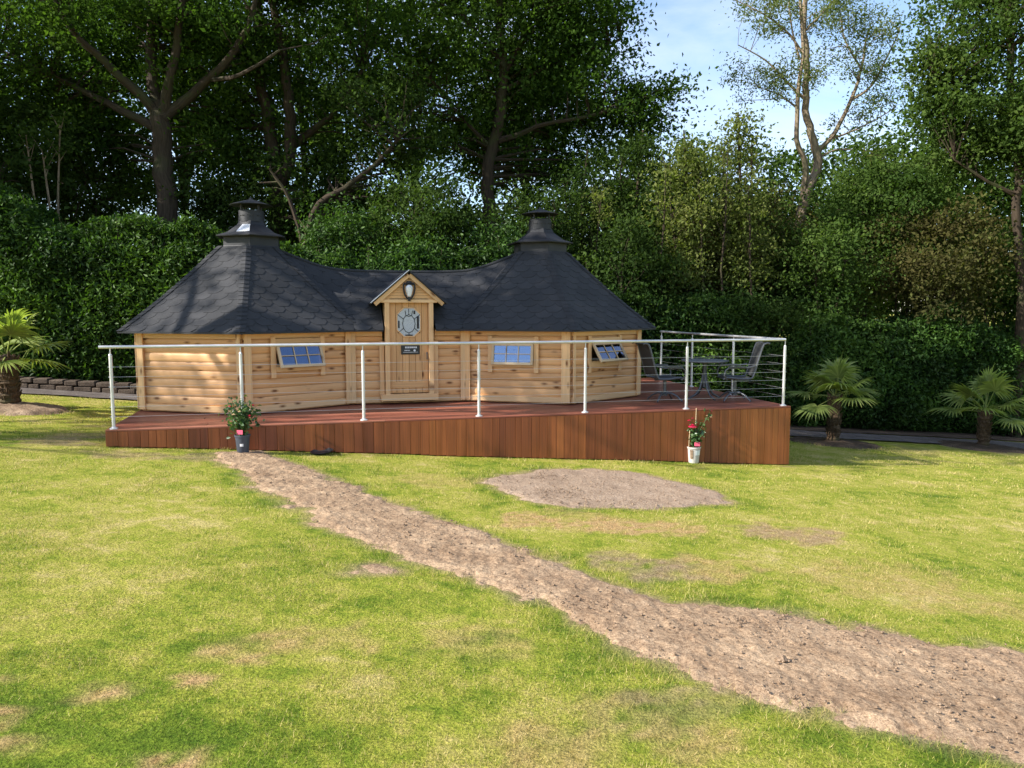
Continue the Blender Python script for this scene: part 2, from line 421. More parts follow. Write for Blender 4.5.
DRYW = [(G(a, b), r, d, e) for a, b, r, d, e in DRY]
def dry_bare(x, y):
    dr = np.zeros(np.shape(x)); ba = np.zeros(np.shape(x)); nn = fbm(np.asarray(x)*5.5, np.asarray(y)*5.5, 5, 77)*2.1
    for g, r, d, e in DRYW:
        q = np.hypot((x-g.x)/(r*1.35), (y-g.y)/(r*1.0)) + nn*.45
        k = np.clip((1.15-q)/.3, 0, 1); k = k*np.clip(.75+1.2*fbm(x*16, y*16, 2, 78), 0, 1); dr = np.maximum(dr, k*d); ba = np.maximum(ba, k*e)
    s = soil_masks(x, y); ba = np.maximum(ba, np.clip((s+.10)/.14, 0, 1)*.85)
    return dr, ba
LUSH = [(60, 745, .9, 1), (200, 735, .5, .7), (170, 640, .5, .5), (330, 560, .9, .55), (250, 600, .5, .5), (480, 650, .5, .6), (420, 700, .3, .5), (950, 745, .4, 1), (850, 745, .25, .9), (640, 700, .3, .6), (600, 660, .35, .7), (740, 595, .9, .5), (620, 600, .5, .8),
        (870, 500, 1.2, .3), (340, 470, .7, .6), (400, 600, .4, .6), (1000, 620, .6, .4), (560, 740, .3, .5)]
LUSHW = [(G(a, b), r, d) for a, b, r, d in LUSH]
def lush(x, y, sm=None):
    v = np.zeros(np.shape(x)); nn = fbm(np.asarray(x)*3.2, np.asarray(y)*3.2, 5, 79)*1.6
    for g, r, d in LUSHW:
        q = np.hypot((x-g.x)/(r*1.5), (y-g.y)/r)+nn*.5; v = np.maximum(v, np.clip((1.2-q)/.9, 0, 1)*d)
    sm = soil_masks(x, y) if sm is None else sm
    v = np.maximum(v, np.clip(1-np.abs(sm+.12)/.22, 0, 1)*(.45+nn*.5))
    return np.clip(v, 0, 1)
def axis(lo, hi, step, far):
    a = list(np.arange(lo, hi+1e-6, step)); d = step
    b = hi
    while b < far: d *= 1.35; b += d; a.append(b)
    b = lo; d = step; pre = []
    while b > -far: d *= 1.35; b -= d; pre.append(b)
    return np.array(pre[::-1]+a)
gx = axis(-10, 12, .07, 900); gy = axis(2, 14, .07, 900)
GX, GY = np.meshgrid(gx, gy); nx, ny = len(gx), len(gy)
vz = gz(GX, GY)
vv = np.stack([GX.ravel(), GY.ravel(), vz.ravel()], 1)
ii = np.arange(nx*ny).reshape(ny, nx)
ff = np.stack([ii[:-1, :-1].ravel(), ii[:-1, 1:].ravel(), ii[1:, 1:].ravel(), ii[1:, :-1].ravel()], 1)
dr, ba = dry_bare(GX.ravel(), GY.ravel())
o = npmesh('lawn', vv, ff, M['lawn'], smooth=True, attrs={'dry': dr, 'bare': ba, 'lush': lush(GX.ravel(), GY.ravel())}); tag(o, kind='structure')

def soil_mesh(name, P, mat, cell=.03, hgt=.02, rough=.02, pad=.35, extra=None, ns=1.0):
    x0, y0 = P.min(0)-pad; x1, y1 = P.max(0)+pad
    x0 = max(x0, -12); x1 = min(x1, 14); y0 = max(y0, 1.5)
    X, Y = np.meshgrid(np.arange(x0, x1, cell), np.arange(y0, y1, cell))
    s = sdist(X, Y, P)+NS(X, Y)*ns
    hh = np.clip((s+.08)/.2, 0, 1)*(hgt+.02)-.02
    k = np.clip((s+.05)/.15, 0, 1)
    b = fbm(X*3.1, Y*3.1, 5, 51)*rough*.8 + (np.abs(fbm(X*9, Y*9, 4, 61)))*rough*1.8+np.abs(fbm(X*26, Y*26, 2, 63))*rough*.5
    Z = gz(X, Y)+hh+b*k
    if extra is not None: Z = Z+extra(X, Y, s)
    ny_, nx_ = X.shape; ii = np.arange(nx_*ny_).reshape(ny_, nx_)
    f = np.stack([ii[:-1, :-1].ravel(), ii[:-1, 1:].ravel(), ii[1:, 1:].ravel(), ii[1:, :-1].ravel()], 1)
    keep = (s.ravel()[f] > -.14).all(1); f = f[keep]
    used = np.unique(f); re = np.zeros(nx_*ny_, int); re[used] = np.arange(len(used))
    v = np.stack([X.ravel(), Y.ravel(), Z.ravel()], 1)[used]
    return npmesh(name, v, re[f], mat, smooth=True)
o = soil_mesh('soil_path', PATH, M['soil'], .016, .012, .014); tag(o, kind='structure')
o = soil_mesh('bare_soil_oval', OVAL, M['soil_grey'], .03, .012, .008); tag(o, kind='structure')
for k, P in PATCHES.items():
    o = soil_mesh('bare_soil_patch', P, M['soil'], .025, .006, .008); tag(o, kind='structure')
for i, P in enumerate(BEDS):
    mound = (lambda X, Y, s: np.clip(s, 0, .8)**1*.16) if i == 0 else (lambda X, Y, s: np.clip(s, 0, .8)*.06)
    o = soil_mesh('planting_bed', P, M['soil_dark'] if i else M['clod'], .04, .02, .02, extra=mound); tag(o, kind='structure')

# gravel path along the hedge
def strip(name, pts, width, mat, dz, cell=.15):
    """ribbon following pts (world xy centre line)"""
    vs = []; fs = []; L = []
    P = [Vector((p[0], p[1])) for p in pts]
    samples = []
    for a, b in zip(P[:-1], P[1:]):
        n = max(2, int((b-a).length/cell))
        for k in range(n): samples.append(a.lerp(b, k/n))
    samples.append(P[-1]); m = 10
    for i, p in enumerate(samples):
        a = samples[max(0, i-1)]; b = samples[min(len(samples)-1, i+1)]; d = (b-a).normalized(); nn = Vector((-d.y, d.x))
        for j in range(m+1):
            w = width*(j/m-.5); w += float(fbm(p.x*1.2, p.y*1.2+j*.2, 3, 3+j//10))*.06
            q = p+nn*w
            vs.append((q.x, q.y, float(gz(q.x, q.y))+dz+float(fbm(q.x*6, q.y*6, 2, 8))*.008))
    for i in range(len(samples)-1):
        for j in range(m): a = i*(m+1)+j; fs.append((a, a+1, a+m+2, a+m+1))
    return npmesh(name, vs, fs, mat, smooth=True)
gpa = Vector((-14, 15.0)); gpb = Vector((16, 18.0))
o = strip('gravel_path', [gpa, (0, 16.5), gpb], 1.3, M['gravel'], .03); tag(o, kind='structure')
o = strip('hedge_bed', [(-14, 17.3), (0, 18.6), (16, 20.8)], 3.2, M['soil_dark'], .022); tag(o, kind='structure')

# clods and stones lying on the soil
def rocks(P, n, smin, smax, y_near=True, inset=.02, expo=2.2):
    x0, y0 = P.min(0); x1, y1 = P.max(0); x0 = max(x0, -8); x1 = min(x1, 7)
    vs = []; fs = []; rn = []; cnt = 0
    phi = (1+5**.5)/2
    ico = np.array([[-1, phi, 0], [1, phi, 0], [-1, -phi, 0], [1, -phi, 0], [0, -1, phi], [0, 1, phi], [0, -1, -phi], [0, 1, -phi], [phi, 0, -1], [phi, 0, 1], [-phi, 0, -1], [-phi, 0, 1]])/1.9
    icf = np.array([[0, 11, 5], [0, 5, 1], [0, 1, 7], [0, 7, 10], [0, 10, 11], [1, 5, 9], [5, 11, 4], [11, 10, 2], [10, 7, 6], [7, 1, 8], [3, 9, 4], [3, 4, 2], [3, 2, 6], [3, 6, 8], [3, 8, 9], [4, 9, 5], [2, 4, 11], [6, 2, 10], [8, 6, 7], [9, 8, 1]])
    X = RNG.uniform(x0, x1, n*6); Y = RNG.uniform(y0, y1, n*6)
    s = sdist(X, Y, P)+NS(X, Y)
    w = np.clip(5.0/np.maximum(Y, 1), 0, 1)
    cl = (fbm(X*2.2, Y*2.2, 3, 90) > .08)
    ok = (s > inset) & (RNG.random(n*6) < w) & (np.abs(X) < Y*.8+1) & (cl | (RNG.random(n*6) < .25)); X = X[ok][:n]; Y = Y[ok][:n]; m = len(X)
    S = smin+(smax-smin)*RNG.random(m)**(expo*1.6)
    V = ico[None]*S[:, None, None]*(1+RNG.uniform(-.28, .28, (m, 12, 1)))
    V[:, :, 2] *= .65
    a = RNG.uniform(0, 6.28, m); ca, sa = np.cos(a)[:, None], np.sin(a)[:, None]
    x = V[:, :, 0]*ca-V[:, :, 1]*sa; y = V[:, :, 0]*sa+V[:, :, 1]*ca
    V = np.stack([x+X[:, None], y+Y[:, None], V[:, :, 2]+(gz(X, Y)+.024+S*.25)[:, None]], 2)
    Fc = (icf[None]+(np.arange(m)*12)[:, None, None]).reshape(-1, 3)
    return V.reshape(-1, 3), Fc
v, f = rocks(PATH, 6500, .0025, .0115)
o = npmesh('soil_clods', v, f, M['clod']); tag(o, 'loose clods and small stones scattered on the bare soil path', kind='stuff')
v, f = rocks(OVAL, 900, .005, .012)
o = npmesh('soil_crumbs', v, f, M['clod']); tag(o, 'fine crumbs of soil lying on the bare oval', kind='stuff')
g = G(781, 664)
b = MB(); prof = [(.0, -.02), (.035, -.015), (.05, .01), (.036, .03), (.012, .042), (0, .044)]
b.lathe(prof, (0, 0, 0), 9)
b.v = [(x*1.3*(1+.25*math.sin(7*y*30+x*90)), y*(1+.2*math.cos(x*120)), z*(1+.2*math.sin(x*80))) for x, y, z in b.v]
o = b.build('earth_clod', M['clod']); o.scale = (.6, .6, .6); o.location = gpt(g.x, g.y, .022); tag(o, 'large dark brown clod of earth lying alone on the soil path', 'clod')

# grass blades
DECK_L = np.array([[*(F0+U*a+N*c)[:2]] for a, c in ((-.02, -.02), (DL+.02, -.02), (DL+.02, 5.2), (-.02, 5.2))])
def grass():
    out_v = []; out_r = []
    bands = [(2.4, 4.2, 9500, .019, .0024), (4.2, 6.5, 4800, .020, .0032), (6.5, 10, 1900, .022, .0048), (10, 15.5, 700, .027, .008)]
    for y0, y1, dens, hh, ww in bands:
        ar = (y1-y0)*(.72*(y0+y1)+1.2); n = int(ar*dens)
        Y = np.sqrt(RNG.uniform(y0*y0, y1*y1, n)); X = RNG.uniform(-1, 1, n)*(Y*.72+.6)
        s = soil_masks(X, Y); tuft = fbm(X*3, Y*3, 3, 41)
        dr, ba = dry_bare(X, Y)
        edge = fbm(X*6, Y*6, 3, 43)
        keep = (s < -.02+.07*RNG.random(n)+.12*np.clip(edge, 0, 1)) & (RNG.random(n) > .75*np.clip(ba, 0, 1)) & (RNG.random(n) > .45*dr)
        keep |= (s < .35) & (RNG.random(n) < .03) & (edge > .22)
        keep &= sdist(X, Y, DECK_L) < 0
        keep &= RNG.random(n) < (.55+.9*tuft)
        X, Y, tuft, s = X[keep], Y[keep], tuft[keep], s[keep]; m = len(X)
        h = hh*(.55+.75*RNG.random(m))*(1+.7*np.clip(tuft, -.5, 1)); h *= np.where((s > -.2) & (s < .1), 1.7, 1)
        w = ww*(.7+.6*RNG.random(m)); a = RNG.uniform(0, 2*math.pi, m); b = RNG.uniform(0, 2*math.pi, m)
        ln = h*(.25+.75*RNG.random(m)); z = gz(X, Y)-.002
        p0 = np.stack([X-np.cos(a)*w/2, Y-np.sin(a)*w/2, z], 1); p1 = np.stack([X+np.cos(a)*w/2, Y+np.sin(a)*w/2, z], 1)
        p2 = np.stack([X+np.cos(b)*ln, Y+np.sin(b)*ln, z+h], 1)
        out_v.append(np.stack([p0, p1, p2], 1).reshape(-1, 3)); out_r.append(np.repeat(RNG.random(m), 3))
    V = np.concatenate(out_v); r = np.concatenate(out_r)
    d, b = dry_bare(V[:, 0], V[:, 1])
    o = npmesh('grass', V, np.arange(len(V)).reshape(-1, 3), M['blade'], attrs={'rnd': r, 'dry': d, 'bare': b*.3, 'lush': lush(V[:, 0], V[:, 1])})
    tag(o, 'short mown yellow green grass covering the lawn', kind='stuff')
    print('blades', len(V)//3)
grass()

# ------------------------------------------------------------------ foliage builder
def leaf_quads(C, size, up=.6, jit=.35, aspect=.5, rn=None, fold=.12):
    """C (n,3) leaf centres -> verts, faces, rnd"""
    n = len(C); Nn = RNG.normal(size=(n, 3)); Nn /= np.linalg.norm(Nn, axis=1)[:, None]+1e-9; Nn[:, 2] += up
    Nn /= np.linalg.norm(Nn, axis=1)[:, None]+1e-9
    T = np.cross(Nn, RNG.normal(size=(n, 3))); T /= np.linalg.norm(T, axis=1)[:, None]+1e-9
    B = np.cross(Nn, T); S = (size*(1+jit*RNG.uniform(-1, 1, n)))[:, None]
    v = np.stack([C-T*S*.5, C+B*S*.5*aspect+Nn*S*fold-T*S*.08, C+T*S*.5, C-B*S*.5*aspect+Nn*S*fold-T*S*.08], 1).reshape(-1, 3)
    b = np.arange(n)*4
    f = np.concatenate([np.stack([b, b+1, b+2], 1), np.stack([b, b+2, b+3], 1)])
    r = RNG.random(n) if rn is None else np.clip(rn, 0, 1)
    return v, f, np.repeat(r, 4)
def sample_ellipsoid(n, c, r, shell=.5):
    d = RNG.normal(size=(n, 3)); d /= np.linalg.norm(d, axis=1)[:, None]
    q = RNG.random(n)**(shell)
    return np.array(c)+d*q[:, None]*np.array(r)
def foliage(clumps, nl, cr, size, up=.6, flat=.65, aspect=.5):
    """clumps (m,3) -> leaves spread about each clump"""
    size *= .82; nl *= 1.5
    m = len(clumps); k = (nl*RNG.uniform(.5, 1.4, m)).astype(int)
    idx = np.repeat(np.arange(m), k); C = clumps[idx]
    sc = RNG.uniform(.65, 1.3, m)[idx]
    off = RNG.normal(size=(len(C), 3))*.5; off[:, 2] *= flat
    C = C+off*(cr*sc)[:, None]
    base = RNG.random(m)[idx]
    return leaf_quads(C, size, up, aspect=aspect, rn=base*.5+RNG.random(len(C))*.5)
def tree(name, label, base, limbs, crowns, mat, bark, leaf=.13, nl=120, cr=.55, group=None, cat='tree', twig=.022, up=.5, shell=.5, aspect=.55, twigs=True, noise_cut=0):
    """limbs: list of (points, r0, r1); crowns: list of (centre, radii, n_clumps). world coords"""
    root = empty(name, base, 0, label, cat, group)
    tb = MB(); LP = []
    for pts, r0, r1 in limbs:
        P = [Vector(p) for p in pts]; Q = []
        for i in range(len(P)-1):
            p0 = P[max(0, i-1)]; p1 = P[i]; p2 = P[i+1]; p3 = P[min(len(P)-1, i+2)]
            for k in range(4):
                t = k/4; Q.append(.5*((2*p1)+(p2-p0)*t+(2*p0-5*p1+4*p2-p3)*t*t+(3*p1-p0-3*p2+p3)*t**3))
        Q.append(P[-1]); n = len(Q)
        rad = [r0+(r1-r0)*(i/(n-1))**.8 for i in range(n)]
        if r0 > .12: rad[0] *= 1.25
        Q = [q+Vector((random.uniform(-1, 1), random.uniform(-1, 1), 0))*rad[i]*.25 for i, q in enumerate(Q)]
        tb.tube(Q, rad, 10 if r0 > .1 else 6)
        for i, q in enumerate(Q):
            if i > n*.3: LP.append((q, rad[i]))
    CL = []
    for c, r, n in crowns:
        q = sample_ellipsoid(n, c, r, shell)
        if noise_cut:
            q = q[(fbm(q[:, 0]*.7+q[:, 1]*.5, q[:, 2]*.7, 3, 17) > -noise_cut)]
        CL.append(q)
    CL = np.concatenate(CL)
    if twigs and LP:
        LA = np.array([tuple(q) for q, r in LP]); lr = [r for q, r in LP]
        for c in CL:
            d = np.linalg.norm((LA-c)*np.array([1, 1, 1.0]), axis=1)+np.maximum(LA[:, 2]-c[2]+.2, 0)*1.5
            j = int(np.argmin(d)); a = LP[j][0]; cc = Vector(c)
            L = (cc-a).length
            if L > 3.4: continue
            mid = a.lerp(cc, .5)+Vector((random.uniform(-.12, .12), random.uniform(-.12, .12), random.uniform(-.02, .14)))*L
            r0 = min(lr[j]*.6, twig*(.6+L*.5))
            tb.tube([a, mid, cc], [r0, r0*.65, .006], 4, cap=False)
    tb.build('trunk', bark, root, smooth=True, loc=base)
    v, f, r = foliage(CL, nl, cr, leaf, up, aspect=aspect)
    npmesh('crown', v, f, mat, root, attrs={'rnd': r}, loc=base)
    return root

def groundz(x, y): return float(gz(x, y))
def onground(px, y):
    x = W(px, 309, y).x; return Vector((x, y, groundz(x, y)))
def E(px, py, y, rx, rz, ry=None, n=40):
    k = y/F; return (W(px, py, y), (rx*k, (ry if ry else rx)*k, rz*k), n)

# --- the big oak
y = 20.0; b0 = onground(166, y)
tree('oak_tree', 'big oak with thick straight trunk and spreading limbs above the left hedge', b0,
     [([b0, W(166, 300, y), W(166, 205, y), W(163, 150, y), W(161, 112, y)], .29, .22),
      ([W(161, 118, y), W(140, 95, y-.2), W(105, 62, y-.6), W(70, 28, y-1), W(35, -40, y-1.3)], .16, .05),
      ([W(158, 128, y), W(125, 112, y), W(85, 92, y+.3), W(40, 70, y+.5), W(-10, 45, y+.7)], .13, .04),
      ([W(161, 116, y), W(152, 70, y+.3), W(152, 20, y+.5), W(150, -60, y+.6)], .18, .07),
      ([W(163, 114, y), W(172, 70, y-.3), W(180, 20, y-.4), W(188, -60, y-.6)], .15, .06),
      ([W(164, 118, y), W(190, 95, y), W(220, 68, y-.2), W(247, 28, y-.3), W(262, -30, y-.5)], .15, .05),
      ([W(205, 80, y), W(240, 75, y-.8), W(280, 50, y-1)], .07, .03)],
     [E(165, -40, y, 210, 110, 150, 120), E(60, 30, y+.4, 110, 70, 70, 44), E(230, 50, y+.9, 80, 60, 70, 34), E(160, 60, y+2.2, 150, 90, 40, 50), E(20, 90, y+1, 90, 50, 60, 30), E(95, 135, y+1, 45, 25, 40, 9), E(215, 130, y+1.2, 40, 30, 40, 9)],
     M['leaf_oak'], M['bark_oak'], .155, 105, .68, cat='oak tree')
# --- twin stemmed tree
y = 21.5; b0 = onground(276, y)
tree('woodland_tree', 'dark twin stemmed tree forking low, right of the big oak', b0,
     [([b0, W(276, 280, y), W(277, 190, y), W(272, 140, y), W(262, 90, y), W(258, 20, y), W(256, -60, y)], .28, .09),
      ([W(278, 192, y), W(290, 150, y-.2), W(289, 105, y-.3), W(284, 60, y-.4), W(272, 0, y-.5), W(268, -50, y-.5)], .20, .07),
      ([W(287, 150, y), W(310, 132, y), W(335, 112, y), W(362, 70, y)], .13, .05)],
     [E(290, -40, y, 130, 110, 130, 84), E(330, 60, y+.5, 95, 85, 90, 54), E(260, 120, y+1.5, 90, 70, 40, 34), E(240, 160, y+.6, 50, 40, 40, 14)],
     M['leaf_oak'], M['bark_brown'], .15, 100, .68)
y = 19.6; b0 = onground(300, y)
tree('woodland_tree', 'low leaning tree with bare slanting branch behind the left cabin roof', b0,
     [([b0, W(302, 300, y), W(312, 215, y), W(345, 188, y), W(375, 165, y), W(397, 140, y)], .13, .04), ([W(305, 250, y), W(290, 200, y), W(270, 170, y)], .08, .03)],
     [E(340, 190, y+1.2, 95, 50, 50, 46), E(390, 120, y+.6, 60, 45, 50, 30)], M['leaf_dark'], M['bark_brown'], .14, 95, .62)
# --- central tree
y = 22.0; b0 = onground(495, y)
tree('woodland_tree', 'tall dark central tree with curved brown trunk rising behind the cabin door', b0,
     [([b0, W(497, 300, y), W(492, 238, y), W(488, 195, y), W(490, 160, y), W(499, 120, y), W(503, 70, y), W(500, 10, y), W(498, -70, y)], .25, .10),
      ([W(498, 141, y), W(520, 134, y), W(545, 124, y-.2), W(590, 116, y-.3), W(640, 100, y-.3)], .10, .03),
      ([W(503, 75, y), W(525, 35, y), W(545, -20, y)], .10, .05), ([W(502, 60, y), W(470, 25, y), W(440, -20, y)], .09, .04),
      ([W(505, 90, y), W(560, 60, y+.3), W(620, 40, y+.3)], .07, .03), ([W(494, 150, y), W(455, 110, y), W(425, 70, y)], .07, .03)],
     [E(505, -40, y, 125, 95, 80, 150), E(440, 75, y+.4, 85, 80, 90, 84), E(565, 70, y+.3, 75, 55, 80, 70), E(636, 105, y, 46, 32, 50, 34), E(590, 10, y, 45, 60, 60, 44), E(500, 150, y+1.6, 90, 55, 40, 42), E(560, 145, y+1, 55, 38, 40, 26)],
     M['leaf_oak'], M['bark_brown'], .15, 100, .66)
# --- slim dark trees at centre-right
for (px, y, rx, top, bot, n, lab) in [(585, 21, 30, 150, 300, 62, 'slim see-through tree beside the right chimney with sky showing through'),
                                      (640, 20.5, 34, 130, 360, 125, 'slim dark tree standing right of the right chimney')]:
    b0 = onground(px, y)
    tree('slim_tree', lab, b0, [([b0, W(px+2, 300, y), W(px-4, 220, y), W(px+3, top, y)], .09, .03), ([b0, W(px-14, 260, y), W(px-20, top+40, y)], .06, .02), ([b0, W(px+16, 250, y), W(px+22, top+30, y)], .05, .02)],
         [E(px, (top+bot)/2, y, rx, (bot-top)/2, 40, n)], M['leaf_dark'], M['bark_brown'], .12, 75, .5, shell=.4)
# --- pale poplar-like trees
for (px, y, rx, top, bot, n, lab) in [(684, 19.6, 24, 130, 330, 60, 'narrow pale yellow green tree, leftmost in the sunny gap'),
                                      (738, 20.2, 30, 112, 320, 66, 'narrow pale yellow green tree with ragged top, left of the bare branched tree'),
                                      (865, 25, 40, 150, 320, 60, 'pale green upright tree behind the shrubs right of the bare branched tree')]:
    b0 = onground(px, y)
    tree('pale_tree', lab, b0, [([b0, W(px, 300, y), W(px+2, 200, y), W(px, top, y)], .10, .02), ([W(px, 290, y), W(px-12, 220, y), W(px-14, top+35, y)], .05, .015), ([W(px, 280, y), W(px+12, 210, y), W(px+14, top+25, y)], .05, .015)],
         [E(px, (top+bot)/2+20, y, rx, (bot-top)/2-15, 40, n), E(px, top+22, y, rx*.35, 26, 14, 9), E(px-13, top+50, y, 8, 22, 14, 6), E(px+13, top+42, y, 8, 22, 14, 6)],
         M['leaf_yellow'], M['bark_brown'], .12, 70, .5)
# --- tall sparse pale-barked tree
y = 23.0; b0 = onground(802, y)
root_pts = [b0, W(800, 300, y), W(801, 222, y), W(808, 190, y), W(818, 168, y), W(813, 140, y), W(806, 110, y), W(807, 60, y), W(804, 20, y), W(812, -50, y)]
tree('bare_branched_tree', 'tall airy tree with pale twisting bare branches against the sky', b0,
     [(root_pts, .20, .06),
      ([W(803, 200, y), W(806, 165, y-.2), W(797, 140, y-.3), W(798, 95, y-.4), W(803, 50, y-.4), W(800, 0, y-.4)], .10, .04),
      ([W(815, 155, y), W(835, 132, y), W(852, 98, y), W(862, 66, y), W(866, 40, y)], .085, .025),
      ([W(852, 100, y), W(872, 85, y), W(888, 55, y), W(900, 30, y)], .045, .015), ([W(828, 140, y), W(850, 132, y), W(875, 120, y), W(895, 108, y)], .04, .012),
      ([W(806, 100, y), W(785, 80, y), W(765, 60, y), W(738, 45, y)], .05, .012), ([W(806, 60, y), W(790, 35, y), W(765, 15, y), W(735, 0, y)], .045, .012),
      ([W(799, 110, y), W(780, 95, y), W(760, 88, y)], .035, .012), ([W(806, 30, y), W(830, 5, y), W(850, -20, y)], .045, .015),
      ([W(862, 70, y), W(845, 40, y), W(840, 10, y)], .035, .012), ([W(800, 60, y), W(792, 30, y), W(788, -10, y)], .04, .012), ([W(815, 160, y), W(835, 150, y), W(855, 150, y)], .035, .012)],
     [E(780, 80, y, 42, 32, 45, 22), E(770, 20, y, 45, 35, 40, 26), E(850, 20, y, 60, 40, 50, 36), E(880, 70, y, 38, 45, 40, 24), E(815, -20, y, 70, 30, 50, 22), E(862, 115, y, 35, 20, 30, 9), E(820, 60, y, 40, 50, 40, 14), E(735, 80, y, 14, 20, 20, 4)],
     M['leaf_pale'], M['bark_pale'], .11, 62, .46, twig=.016, shell=.6, aspect=.42)
# --- right big tree
y = 20.0; b0 = onground(1022, y)
tree('broadleaf_tree', 'dense dark green tree filling the upper right corner', b0,
     [([b0, W(1022, 300, y), W(1016, 230, y), W(1018, 170, y), W(1012, 100, y), W(1008, 0, y)], .13, .08), ([W(1016, 195, y), W(985, 180, y), W(955, 160, y)], .07, .02),
      ([W(1014, 120, y), W(970, 90, y), W(930, 70, y)], .08, .03), ([W(1016, 150, y), W(1060, 110, y), W(1110, 80, y)], .09, .03)],
     [E(1000, 0, y, 78, 75, 90, 90), E(960, 95, y, 45, 45, 60, 44), E(1020, 140, y, 60, 50, 60, 52), E(1090, 60, y, 90, 110, 90, 70), E(960, 150, y+1, 40, 28, 40, 18), E(935, 60, y, 22, 26, 30, 12)],
     M['leaf_mid'], M['bark_brown'], .14, 95, .6)
# --- shrubs: (px, depth, crown centre py, rx px, rz px, n, material, label)
SH = [(20, 21.0, 165, 85, 75, 80, 'leaf_dark', 'dark shrub mass above the left end of the hedge'),
      (105, 21.5, 185, 75, 60, 70, 'leaf_dark', 'dark shrub between the thin bare stems and the oak trunk'),
      (215, 21.0, 195, 55, 45, 48, 'leaf_dark', 'dark shrub just right of the oak trunk'),
      (300, 22.3, 215, 60, 60, 60, 'leaf_dark', 'dark shrub behind the left chimney'),
      (350, 18.6, 240, 55, 40, 52, 'leaf_laurel', 'glossy green shrub above the roof between left chimney and door gable'),
      (430, 19.0, 225, 62, 55, 66, 'leaf_dark', 'dark shrub above the door gable'),
      (400, 18.0, 262, 55, 24, 34, 'leaf_laurel', 'bright green low shrub just above the middle roof'),
      (530, 19.5, 225, 42, 58, 46, 'leaf_dark', 'dark shrub directly behind the right chimney'),
      (500, 18.4, 248, 32, 26, 22, 'leaf_laurel', 'bright green shrub left of the right chimney'),
      (625, 18.8, 285, 48, 65, 70, 'leaf_dark', 'dark shrub behind the right slope of the right roof'),
      (690, 20.6, 300, 55, 80, 80, 'leaf_brown', 'brownish shrub behind the deck furniture'),
      (755, 21.6, 250, 60, 70, 80, 'leaf_brown', 'brown green shrub below the narrow pale trees'),
      (745, 19.0, 330, 60, 55, 66, 'leaf_dark', 'dark low shrub behind the far right deck corner'),
      (820, 20.0, 270, 55, 55, 60, 'leaf_mid', 'green shrub at the foot of the bare branched tree'),
      (840, 22.8, 215, 60, 55, 56, 'leaf_mid', 'rounded green shrub right of the pale twisting trunk'),
      (895, 21.5, 205, 62, 68, 84, 'leaf_mid', 'tall round green shrub left of the upper right tree'),
      (935, 20.3, 262, 70, 58, 80, 'leaf_brown', 'olive brown shrub above the right hedge'),
      (1010, 21.3, 265, 70, 65, 80, 'leaf_mid', 'green shrub above the right hedge beside the frame edge'),
      (1110, 20.5, 250, 80, 90, 70, 'leaf_mid', 'green shrub beyond the right frame edge'),
      (-80, 20.5, 190, 90, 95, 70, 'leaf_dark', 'dark shrub beyond the left frame edge')]
for (px, y, cy, rx, rz, n, mt, lab) in SH:
    b0 = onground(px, y); limbs = []
    for k in range(5):
        a = random.uniform(-1, 1); tx = px+a*rx*.8; yy = y+random.uniform(-.6, .6)
        limbs.append(([b0+Vector((a*.2, 0, 0)), W(px+a*rx*.4, (cy+rz+330)/2, yy), W(tx, cy+random.uniform(-.3, .5)*rz, yy)], .045, .015))
    tree('woodland_shrub', lab, b0, limbs, [E(px, cy, y, rx, rz, rx*.75, n), E(px, cy+rz*.7, y, rx*.8, rz*.5, rx*.6, n//3)], M[mt], M['bark_brown'], .125, 95, .55, cat='shrub', twig=.014,
         aspect=.45 if mt == 'leaf_laurel' else .55)
# --- far trees closing the wood behind
BK = [(-60, 30, 90, 110, 150, 'leaf_dark', 'far dark tree behind the left frame edge'), (60, 29, 110, 100, 150, 'leaf_oak', 'far tree behind the left limbs of the oak'),
      (180, 30.5, 70, 110, 170, 'leaf_oak', 'far tree directly behind the oak trunk'), (300, 29.5, 90, 105, 150, 'leaf_dark', 'far tree behind the twin stemmed tree'),
      (410, 31, 80, 100, 160, 'leaf_oak', 'far tree left of the central curved trunk'), (520, 30, 90, 80, 130, 'leaf_dark', 'far dark tree behind the central curved trunk'),
      (640, 30, 225, 75, 100, 'leaf_mid', 'far low tree behind the right chimney gap'), (745, 31, 232, 85, 90, 'leaf_mid', 'far low tree behind the narrow pale trees'),
      (850, 30, 222, 85, 85, 'leaf_mid', 'far low tree behind the bare branched tree'), (950, 29, 190, 80, 105, 'leaf_oak', 'far tree behind the upper right tree'),
      (1080, 30, 130, 100, 140, 'leaf_oak', 'far tree behind the right frame edge')]
BK = [(a, b, c, d, e, f, g) for a, b, c, d, e, f, g in BK]
for (px, y, cy, rx, rz, mt, lab) in BK:
    b0 = onground(px, y)
    limbs = [([b0, W(px, 300, y), W(px+6, max(cy+20, 200), y), W(px, cy, y), W(px-4, cy-rz*.4, y)], .20, .04)]
    for k in range(6):
        a = random.uniform(-1, 1); limbs.append(([W(px+4, max(210-k*12, cy+25), y), W(px+a*rx*.4, cy+20-k*8, y+random.uniform(-1, 1)), W(px+a*rx*.8, cy-rz*random.uniform(-.4, .7), y+random.uniform(-1.5, 1.5))], .08, .03))
    tree('far_tree', lab, b0, limbs, [E(px, cy, y, rx, rz, rx*.7, 100), E(px, 280, y, rx*.95, 80, rx*.5, 95)], M[mt], M['bark_brown'], .24, 90, 1.0, group='far trees closing the wood behind', twig=.03)
